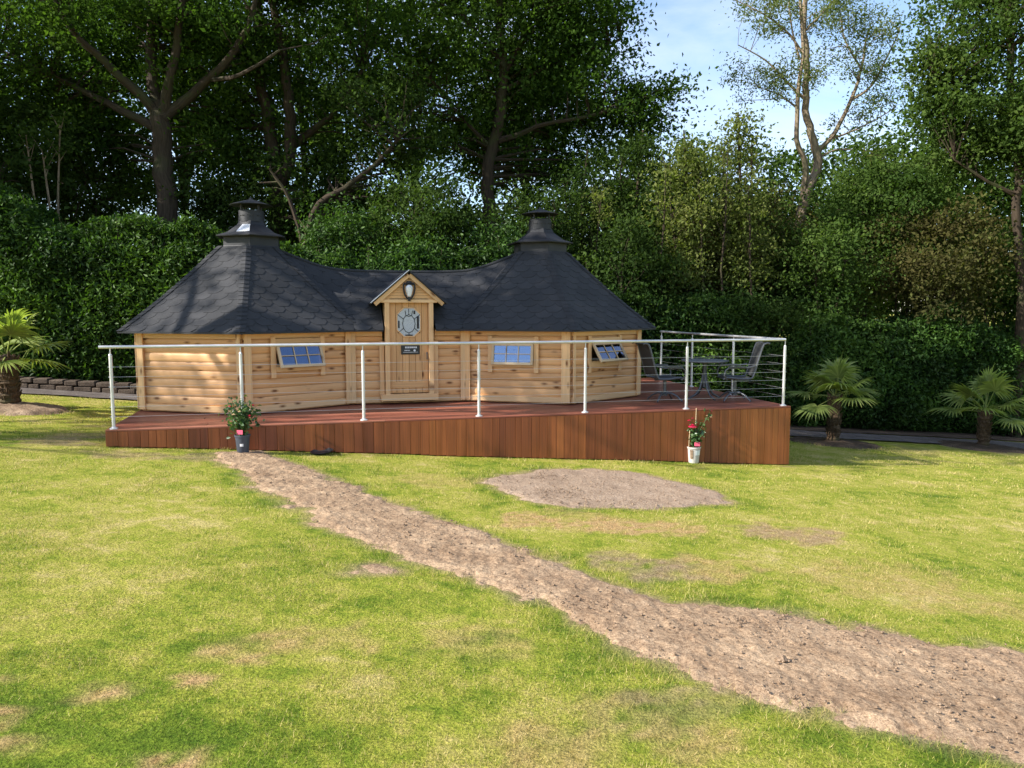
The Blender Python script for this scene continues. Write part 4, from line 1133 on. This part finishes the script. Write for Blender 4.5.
m.tube([lc(xq, CLy, ridge(xq)+.003) for xq in np.linspace(x0, x1, 30)], .028, 8)
mr = m.build('middle_roof', M['shingle'], cab); base.build('roof_deck', M['shingle'], mr)
xa, xb = HL[2][0], HR[0][0]
for a_, b_ in ((xa-.15, DX-DCUT), (DX+DCUT, xb+.15)):
    m = MB(); m.box(lc((a_+b_)/2, y0+.01, EV-.004), (b_-a_, .018, .028)); m.build('drip_edge', M['black_metal'], mr)
    m = MB(); m.box(lc((a_+b_)/2, y0+.15, EV-.012), (b_-a_, .26, .010)); m.build('soffit', M['pine_trim'], mr)

# chimneys
def chimney(cx, bright):
    ch = empty('chimney', lc(cx+(.05 if bright else 0), CLy, -.085)); ch.parent = cab
    m = MB(); m.lathe([(.0, 2.5), (.52, 2.54), (.485, 2.62), (.485, 2.80), (0, 2.80)], n=6, rot=R(30)); m.build('neck', M['black_metal'], ch)
    m = MB(); m.lathe([(.0, 2.795), (.60, 2.765), (.605, 2.78), (.42, 2.84), (.25, 2.965), (.215, 3.03), (0, 3.03)], n=6, rot=R(30)); m.build('collar', M['black_metal'], ch)
    if bright:  # pale quad painting sunlight onto the collar's front-left facet
        m = MB(); q = []
        def hp(r, k): a = R(30+k*60); return Vector((r*math.cos(a), r*math.sin(a), 0))
        for r_, z, e in ((.42, 2.84, .08), (.25, 2.965, .08)):
            a, b_ = hp(r_, 3), hp(r_, 4)
            q += [a.lerp(b_, .42)+Vector((0, 0, z+.006))+Vector((-.003, -.003, 0)), a.lerp(b_, .99)+Vector((0, 0, z+.006))+Vector((-.003, -.003, 0))]
        m.add([q[0], q[1], q[3], q[2]]+[p-Vector((0, 0, .004)) for p in (q[0], q[1], q[3], q[2])], [(0, 1, 2, 3), (7, 6, 5, 4), (0, 4, 5, 1), (1, 5, 6, 2), (2, 6, 7, 3), (3, 7, 4, 0)])
        m.build('sun_glint_plate', M['bright_metal_and_glint'], ch)
    m = MB(); m.lathe([(.205, 3.02), (.20, 3.20), (.18, 3.20), (.18, 3.06), (0, 3.06)], n=16)
    for k in range(8):
        a = k*R(45); m.box((.205*math.cos(a), .205*math.sin(a), 3.12), (.006, .10, .012), Matrix.Rotation(a, 3, 'Z'), 0)
    m.build('flue', M['black_metal'], ch, True)
    m = MB()
    for k in range(4):
        a = k*R(90)+R(40); m.box((.19*math.cos(a), .19*math.sin(a), 3.25), (.02, .03, .13), Matrix.Rotation(a, 3, 'Z'), 0)
    m.build('cap_supports', M['black_metal'], ch)
    m = MB(); m.lathe([(.0, 3.295), (.335, 3.285), (.34, 3.293), (.12, 3.36), (.03, 3.385), (.03, 3.40), (.018, 3.415), (0, 3.418)], n=12); m.build('cap', M['black_metal'], ch)
chimney(CLx, True); chimney(CRx, False)

# door with gabled dormer
ds = HL[2][0]+dcx; wy = CLy-A/2
dm = empty('door', lc(ds, wy, 0)); dm.parent = cab
DT = 1.66; DB = .17; dw = .76
m = MB()
for sg in (-1, 1): m.box((sg*(dw/2-.03), -.085, (DT+.10)/2), (.075, .17, DT-.10), None, .004)
for sg in (-1, 1): m.box((sg*(dw/2+.055), -.060, (WH+Z0_)/2-.08), (.075, .03, WH-.24), None, .003)
m.box((0, -.085, DB-.055), (dw+.16, .19, .11), None, .004); m.box((0, -.075, DT+.02), (dw-.13, .16, .06), None, .004)
fr = m.build('door_frame', M['pine_trim'], dm)
m = MB(); lw = dw-.14; n_ = 6
for k in range(n_):
    w = lw/n_; m.box((-lw/2+w*(k+.5), -.075, (DT+DB)/2), (w-.004, .035, DT-DB-.02), None, .004)
m.box((0, -.098, DB+.14), (lw-.01, .018, .10), None, .003)
m.build('door_leaf', M['pine_door'], dm)
# glazed opening : tall hexagon
gc_z = 1.315; hexp = [(-.165, -.09), (0, -.20), (.165, -.09), (.165, .10), (0, .205), (-.165, .10)]
hexp = [(-.19, -.12), (-.08, -.225), (.08, -.225), (.19, -.12), (.19, .13), (.08, .235), (-.08, .235), (-.19, .13)]
m = MB(); m.add([Vector((x, -.094, gc_z+z)) for x, z in hexp]+[Vector((x, -.102, gc_z+z)) for x, z in hexp], [tuple(range(8))[::-1], tuple(range(8, 16))]+[(i, (i+1) % 8, 8+(i+1) % 8, 8+i) for i in range(8)])
gl = m.build('door_glass', M['door_glass'], dm)
m = MB()
for i in range(8):
    a = Vector((hexp[i][0], -.100, gc_z+hexp[i][1])); b_ = Vector((hexp[(i+1) % 8][0], -.100, gc_z+hexp[(i+1) % 8][1])); m.tube([a, b_], .011, 6)
m.build('glass_rim', M['pine_trim'], dm, True)
m = MB()
def lead(pts):
    m.tube([Vector((x, -.104, gc_z+z)) for x, z in pts], .0055, 5)
ov = [(.10*math.cos(R(a)), .145*math.sin(R(a))-.02) for a in range(0, 361, 30)]; lead(ov)
for a in range(30, 360, 60):
    x, z = .10*math.cos(R(a)), .145*math.sin(R(a))-.02; k = 2.05; lead([(x, z), (max(-.18, min(.18, x*k)), max(-.215, min(.22, z*k+.02)))])
lead([(-.06, .19), (-.045, .11), (0, .094), (.045, .11), (.06, .19)])
m.build('glazing_lead', M['black_metal'], gl, True)
m = MB()
for x, z, w, h in ((.145, .0, .035, .20), (-.16, -.03, .025, .12), (.0, -.205, .12, .025), (.09, .16, .03, .06)): m.box((x, -.103, gc_z+z), (w, .002, h))
m.build('dark_glass_pieces', M['black_metal'], gl)
# small dark sign on the door : lines of illegible pale lettering
m = MB(); m.box((0.02, -.100, .885), (.30, .012, .165), None, .003); sg_ = m.build('door_sign', M['black_plastic'], dm)
m = MB()
xx = -.075
for w in (.022, .012, .02, .016, .024, .012, .018, .014): m.box((xx+w/2+.01, -.108, .915), (w, .003, .026)); xx += w+.007
xx = -.085
for w in (.012, .016, .01, .014, .01): m.box((xx+w/2+.01, -.108, .868), (w, .003, .014)); xx += w+.006
m.lathe([(0, 0), (.018, 0), (.018, .003), (0, .003)], (.085, -.107, .865), 12, Matrix.Rotation(R(90), 3, 'X'))
m.box((.02, -.108, .838), (.24, .003, .005)); m.build('sign_lettering', M['white'], sg_)
m = MB(); m.tube([(.285, -.095, .82), (.285, -.13, .82)], .010, 8); m.tube([(.285, -.13, .84), (.285, -.13, .72)], .009, 8); m.build('handle', M['alu'], dm, True)
# gable
gb = empty('gable', (0, 0, 0)); gb.parent = dm; 
GW = .56; GZ0 = 1.615; GP = 2.10
m = MB(); tri = [(-GW+.09, 1.66), (GW-.09, 1.66), (0, GP-.055)]
n_ = 9
for k in range(n_):   # horizontal boards clipped to the triangle
    za = 1.66+(GP-.06-1.66)*k/n_; zb = 1.66+(GP-.06-1.66)*(k+1)/n_-.003
    wa = (GW-.09)*(1-k/n_); wb = (GW-.09)*(1-(k+1)/n_)
    if k % 1 == 0: m.add([Vector((-wa, -.155, za)), Vector((wa, -.155, za)), Vector((wb, -.155, zb)), Vector((-wb, -.155, zb))]+[Vector((-wa, -.12, za)), Vector((wa, -.12, za)), Vector((wb, -.12, zb)), Vector((-wb, -.12, zb))], [(0, 1, 2, 3), (7, 6, 5, 4), (0, 4, 5, 1), (1, 5, 6, 2), (2, 6, 7, 3), (3, 7, 4, 0)], [(x, z-za, 0) for x, z in ((-wa, za), (wa, za), (wb, zb), (-wb, zb))]*2, .5)
gp = m.build('gable_panel', M['pine_door'], dm)
COL.objects.unlink(gb); bpy.data.objects.remove(gb)
m = MB(); m.box((0, -.165, 1.655), (2*GW-.22, .03, .05), None, .003)
for sg in (-1, 1):
    a = Vector((sg*GW*.97, -.19, GZ0)); b_ = Vector((sg*.005, -.19, GP-.02)); d = (b_-a); L = d.length; an = math.atan2(d.z, d.x)
    m.box((a+b_)/2-Vector((0, 0, .012)), (L, .028, .066), Matrix.Rotation(-an, 3, 'Y'), .003)
m.build('barge_boards', M['pine_trim'], dm)
m = MB(); back = 1.05
for sg in (-1, 1):
    a = Vector((sg*(GW+.045), 0, GZ0-.012)); b_ = Vector((0, 0, GP+.018)); d = (b_-a).normalized(); up = Vector((-d.z*sg, 0, d.x*sg)); up = up if up.z > 0 else -up
    q = [a, b_, b_+up*.02, a+up*.02]; 
    vs = [p+Vector((0, -.235, 0)) for p in q]+[p+Vector((0, back if i in (1, 2) else .32, 0)) for i, p in enumerate(q)]
    m.add(vs, [(0, 1, 2, 3), (7, 6, 5, 4), (0, 4, 5, 1), (1, 5, 6, 2), (2, 6, 7, 3), (3, 7, 4, 0)])
m.build('gable_roof', M['shingle'], dm)
m = MB()
a = Vector((-(GW+.05), -.243, GZ0+.01)); b_ = Vector((0, -.243, GP+.045)); m.tube([a, b_], .008, 6); m.build('roof_edge_strip', M['bright_metal_and_glint'], dm)
m = MB()
for sg in (-1, 1): m.box((sg*(dw/2-.02), .12, 1.42), (.05, .24, .46), None, 0)
m.build('dormer_cheeks', M['pine_trim'], dm)
# bell shaped lamp ornament in the gable
m = MB()
for sg in (-1, 1): m.tube([Vector((sg*x, -.20, z)) for x, z in ((.085, 1.925), (.092, 1.86), (.075, 1.77), (.035, 1.70), (0, 1.68))], .014, 6)
m.tube([(-.085, -.20, 1.925), (.085, -.20, 1.925)], .02, 6); m.tube([(0, -.20, 1.72), (0, -.20, 1.655)], .022, 6); m.tube([(0, -.165, 1.80), (0, -.20, 1.80)], .02, 6)
orn = m.build('wall_lamp', M['black_metal'], dm, True)
m = MB(); m.lathe([(0, 1.71), (.03, 1.73), (.055, 1.82), (.058, 1.88), (.03, 1.91), (0, 1.915)], (0, -.20, 0), 12); m.build('lamp_glass', M['white'], orn, True)
m = MB(); m.lathe([(0, 1.925), (.05, 1.935), (.04, 1.965), (0, 1.975)], (0, -.20, 0), 10); m.build('lamp_top', M['black_metal'], orn, True)

# ------------------------------------------------------------------ furniture
def ribbon(m, prof, y0, y1, th=.008, rnd=.5):
    """prof list of (x, z); a curved sheet across y"""
    n = len(prof); vs = []; fs = []
    for i, (x, z) in enumerate(prof):
        a = prof[max(0, i-1)]; b = prof[min(n-1, i+1)]; t = Vector((b[0]-a[0], b[1]-a[1])).normalized(); nx_, nz_ = -t.y, t.x
        for (yy, s) in ((y0, 1), (y1, 1), (y1, -1), (y0, -1)): vs.append(Vector((x+nx_*th/2*s, yy, z+nz_*th/2*s)))
    for i in range(n-1):
        for k in range(4): k2 = (k+1) % 4; fs.append((i*4+k, i*4+k2, (i+1)*4+k2, (i+1)*4+k))
    fs += [(3, 2, 1, 0), (n*4-4, n*4-3, n*4-2, n*4-1)]
    m.add(vs, fs, None, rnd)
def chair(label, loc, rz):
    root = empty('patio_chair', loc, rz, label, 'chair', 'high backed sling patio chairs on the deck')
    seat = [(.26, .375), (.20, .405), (.10, .40), (-.02, .385), (-.14, .385), (-.20, .40)]
    back = [(-.22, .43), (-.25, .52), (-.28, .64), (-.32, .78), (-.355, .90), (-.38, .955), (-.43, .975), (-.47, .965)]
    m = MB(); ribbon(m, seat, -.235, .235); m.build('seat', M['sling'], root)
    m = MB(); ribbon(m, back, -.235, .235); m.build('backrest', M['sling'], root)
    for sg in (-1, 1):
        m = MB(); m.tube([(x, sg*.25, z) for x, z in seat+back], .017, 8); m.build('side_rail', M['alu'], root, True)
        m = MB(); m.tube([(.20, sg*.262, .37), (.255, sg*.30, .44), (.235, sg*.31, .53), (.19, sg*.31, .565), (.05, sg*.31, .575), (-.12, sg*.305, .575), (-.24, sg*.275, .60)], .015, 8)
        m.box((.06, sg*.31, .588), (.27, .045, .014), None, .005); m.build('armrest', M['alu'], root, True)
    m = MB()
    for x in (.2, -.16): m.tube([(x, -.25, .385), (x, .25, .385)], .011, 8)
    m.tube([(.2, 0, .37), (-.16, 0, .36)], .018, 8); m.build('seat_frame', M['alu'], root, True)
    m = MB(); m.tube([(.02, 0, .10), (.02, 0, .37)], .028, 10); m.lathe([(.0, .09), (.05, .09), (.05, .12), (.03, .14), (0, .14)], (.02, 0, 0), 12); m.build('swivel_column', M['alu'], root, True)
    for k in range(4):
        a = R(45+90*k); m = MB(); m.tube([(.02+math.cos(a)*r_, math.sin(a)*r_, z) for r_, z in ((.03, .13), (.12, .14), (.22, .09), (.29, .03), (.31, .012))], [.02, .018, .015, .013, .013], 8); m.build('leg', M['alu'], root, True)
    return root
def dl(x, y): p = F0+U*x+N*y; return Vector((p.x, p.y, .002))
chair('grey patio chair between cabin wall and table, facing right', dl(8.22, 1.10), R(12))
chair('grey patio chair at the railing corner, facing left with its back to the right end', dl(9.42, .86), R(176))
tbl = empty('patio_table', dl(9.03, 1.22), 0, 'round grey pedestal table between the two patio chairs', 'table')
m = MB(); m.lathe([(0, .635), (.36, .635), (.395, .642), (.40, .655), (.395, .665), (.37, .668), (0, .668)], n=40); m.build('tabletop', M['tabletop'], tbl, True)
m = MB(); m.tube([(0, 0, .20), (0, 0, .636)], .035, 12); m.lathe([(0, .60), (.12, .615), (.12, .632), (0, .632)], n=16); m.build('column', M['alu'], tbl, True)
for k in range(4):
    a = R(20+90*k); m = MB(); m.tube([(math.cos(a)*r_, math.sin(a)*r_, z) for r_, z in ((.035, .42), (.05, .30), (.09, .18), (.17, .08), (.27, .03), (.32, .015))], [.016, .02, .02, .018, .016, .014], 8); m.build('leg', M['alu'], tbl, True)

# ------------------------------------------------------------------ potted roses
def rose(label, base, pot_r, pot_h, potmat, stems, blooms, spread, nleaf, seed, lab_cols):
    rng = random.Random(seed); root = empty('potted_rose', base, 0, label, 'potted plant', None)
    m = MB(); m.lathe([(0, 0), (pot_r*.74, 0), (pot_r*.78, .01), (pot_r*.96, pot_h*.90), (pot_r*1.06, pot_h*.90), (pot_r*1.07, pot_h), (pot_r*.98, pot_h), (pot_r*.94, pot_h*.93), (0, pot_h*.93)], n=24); m.build('pot', potmat, root, True)
    m = MB(); m.lathe([(0, pot_h*.90), (pot_r*.93, pot_h*.95), (0, pot_h*.96)], n=16); m.build('compost', M['soil_dark'], root)
    m = MB(); LP = []
    for (x, y, z) in stems:
        p = [Vector((rng.uniform(-.03, .03), rng.uniform(-.03, .03), pot_h*.9)), Vector((x*.4, y*.4, pot_h+(z-pot_h)*.5)), Vector((x, y, z))]
        m.tube(p, [.006, .005, .003], 6)
        for k in range(nleaf): t = .25+.75*rng.random(); q = p[1].lerp(p[2], max(0, t*2-1)) if t > .5 else p[0].lerp(p[1], t*2); LP.append(tuple(q+Vector((rng.gauss(0, spread), rng.gauss(0, spread), rng.gauss(0, spread*.8)))))
    m.build('stems', M['leaf_rose'], root, True)
    v, f, r = leaf_quads(np.array(LP), .056, .5, aspect=.62); npmesh('leaves', v, f, M['leaf_rose'], root, attrs={'rnd': r})
    for (x, y, z, s, mt) in blooms:
        m = MB()
        for lay in range(4):
            n = 5+lay*2; rr = s*(.22+.26*lay); 
            for k in range(n):
                a = k*2*math.pi/n+lay*.7; d = Vector((math.cos(a), math.sin(a), 0)); t = Vector((-d.y, d.x, 0)); w = rr*.75
                b0 = Vector((x, y, z-s*.3)); tip = Vector((x, y, z))+d*rr+Vector((0, 0, s*(.5-.22*lay)))
                m.add([b0, b0+d*rr*.6+t*w*.8+Vector((0, 0, s*.35)), tip+t*w*.4, tip-t*w*.4, b0+d*rr*.6-t*w*.8+Vector((0, 0, s*.35))], [(0, 1, 2, 3, 4)])
        m.build('flower', mt, root)
    for (z, h, w, mt, az) in lab_cols:
        m = MB(); rr = pot_r*(.82+.16*z/pot_h)+.004; vs = []; n = 8
        for i in range(n+1):
            a = az+(i/n-.5)*w
            for zz in (z-h/2, z+h/2):
                r2 = pot_r*(.78+.2*zz/pot_h)+.004 if zz < pot_h*.88 else pot_r*.9
                vs.append((r2*math.cos(a), r2*math.sin(a), zz))
        m.add(vs, [(2*i, 2*i+2, 2*i+3, 2*i+1) for i in range(n)]); m.build('pot_label', mt, root)
    return root
p = G(242, 454); az0 = R(-80)
st_ = [(-.16, 0, .60), (-.10, -.05, .68), (-.02, .02, .66), (.08, 0, .67), (.15, -.03, .62), (.17, .05, .53), (-.17, .04, .50), (.05, -.10, .58), (-.06, -.1, .52)]
r1 = rose('potted rose bush in a dark pot, left of the deck front', gpt(p.x, p.y+.04, .004), .095, .24, M['grey_plastic'], st_,
     [(.16, -.05, .63, .028, M['petal']), (-.12, -.08, .62, .022, M['petal']), (-.06, -.12, .52, .026, M['petal_pale']), (.02, -.13, .56, .024, M['petal_pale']), (-.10, -.12, .44, .020, M['petal_pale']), (.13, -.09, .50, .022, M['petal'])],
     .050, 62, 4, [(.115, .035, .5, M['white'], az0)])
m = MB(); m.box((.0, -.095, .285), (.075, .004, .055), Matrix.Rotation(R(-8), 3, 'X'), 0); o = m.build('plant_tag', M['pink'], r1)
p = G(694, 463)
st_ = [(-.10, 0, .50), (.02, 0, .56), (.10, .02, .62), (.06, -.03, .48), (.24, .02, .78), (-.07, .01, .60), (.17, 0, .52), (.0, -.04, .42)]
r2 = rose('potted rose with one crimson bloom in a pale pot, below the right railing post', gpt(p.x, p.y+.03, .004), .10, .25, M['pale_plastic'], st_,
     [(-.045, -.07, .575, .066, M['petal']), (-.09, -.03, .66, .026, M['petal']), (.19, 0, .73, .018, M['petal_pale']), (.25, -.01, .71, .018, M['petal_pale']), (-.03, 0, .69, .016, M['petal']), (.26, .02, .80, .016, M['petal'])],
     .036, 34, 9, [(.165, .075, 1.0, M['white'], az0+.35), (.14, .14, .55, M['clod'], az0-.75)])
m = MB(); m.box((.03, -.08, .30), (.085, .004, .06), Matrix.Rotation(R(-8), 3, 'X'), 0); m.build('plant_tag', M['pink'], r2)
m = MB(); m.tube([(-.085, -.02, .2), (-.075, -.02, .50)], .006, 6); m.tube([(.02, .02, .2), (.03, .03, .84)], .007, 6); m.build('cane', M['pine_sash'], r2)
# black plastic dish lying on the grass
p = G(322, 454); m = MB(); m.lathe([(0, .0), (.12, .0), (.15, .03), (.155, .032), (.145, .036), (.115, .012), (0, .010)], n=28)
o = m.build('plant_saucer', M['black_plastic'], smooth=True); o.location = gpt(p.x, p.y, .012); o.rotation_euler = (R(4), R(-3), 0); tag(o, 'small black plastic plant saucer lying on the grass by the deck skirt', 'saucer')

# ------------------------------------------------------------------ light, sky, camera
SUN_EL = 33; trav = Vector((1, .38, 0)).normalized()
sd = Vector((-trav.x*math.cos(R(SUN_EL)), -trav.y*math.cos(R(SUN_EL)), math.sin(R(SUN_EL))))
L = bpy.data.lights.new('sun', 'SUN'); L.energy = 5.0; L.angle = R(.55); L.color = (1, .955, .88)
so = bpy.data.objects.new('sun', L); COL.objects.link(so); so.rotation_euler = sd.to_track_quat('Z', 'Y').to_euler(); so.location = (-20, -5, 20)
w = bpy.data.worlds.new('World'); scene.world = w; w.use_nodes = True; nt = w.node_tree; nt.nodes.clear()
sky = nt.nodes.new('ShaderNodeTexSky'); sky.sky_type = 'NISHITA'; sky.sun_disc = False; sky.sun_elevation = R(SUN_EL); sky.sun_rotation = math.atan2(sd.x, sd.y)
sky.air_density = 1.0; sky.dust_density = .5; sky.ozone_density = 2.2
bg = nt.nodes.new('ShaderNodeBackground'); bg.inputs[1].default_value = .125
out = nt.nodes.new('ShaderNodeOutputWorld'); tc = nt.nodes.new('ShaderNodeTexCoord')
mp = nt.nodes.new('ShaderNodeMapping'); mp.inputs['Scale'].default_value = (1.4, 1.4, 4.2); mp.inputs['Location'].default_value = (.9, .2, .35)
nz = nt.nodes.new('ShaderNodeTexNoise'); nz.inputs['Scale'].default_value = 1.6; nz.inputs['Detail'].default_value = 7; nz.inputs['Roughness'].default_value = .58; nz.inputs['Distortion'].default_value = .5
rp = nt.nodes.new('ShaderNodeValToRGB'); rp.color_ramp.elements[0].position = .47; rp.color_ramp.elements[1].position = .80
rp.color_ramp.elements[0].color = (.08, .08, .08, 1); rp.color_ramp.elements[1].color = (.85, .85, .85, 1)
mx = nt.nodes.new('ShaderNodeMix'); mx.data_type = 'RGBA'; mx.inputs[7].default_value = (4.2, 4.6, 5.6, 1)
nt.links.new(tc.outputs['Generated'], mp.inputs[0]); nt.links.new(mp.outputs[0], nz.inputs[0]); nt.links.new(nz.outputs[0], rp.inputs[0]); nt.links.new(rp.outputs[0], mx.inputs[0])
nt.links.new(sky.outputs[0], mx.inputs[6]); nt.links.new(mx.outputs[2], bg.inputs[0]); nt.links.new(bg.outputs[0], out.inputs[0])

cam = bpy.data.cameras.new('camera'); co = bpy.data.objects.new('camera', cam); COL.objects.link(co)
cam.sensor_width = 36; cam.lens = F/1024*36; cam.clip_end = 3000; cam.clip_start = .05
co.location = (0, 0, CZ); co.rotation_euler = (R(90)-TH, 0, 0); scene.camera = co
scene.render.resolution_x = 1024; scene.render.resolution_y = 768
scene.view_settings.view_transform = 'Standard'; scene.view_settings.look = 'None'; scene.view_settings.gamma = 1; scene.view_settings.exposure = 1.12
scene.view_settings.use_curve_mapping = False
c = scene.cycles
c.use_denoising = True; c.max_bounces = 6; c.diffuse_bounces = 3; c.glossy_bounces = 2; c.transmission_bounces = 4; c.transparent_max_bounces = 6
c.sample_clamp_indirect = 4; c.caustics_reflective = False; c.caustics_refractive = False
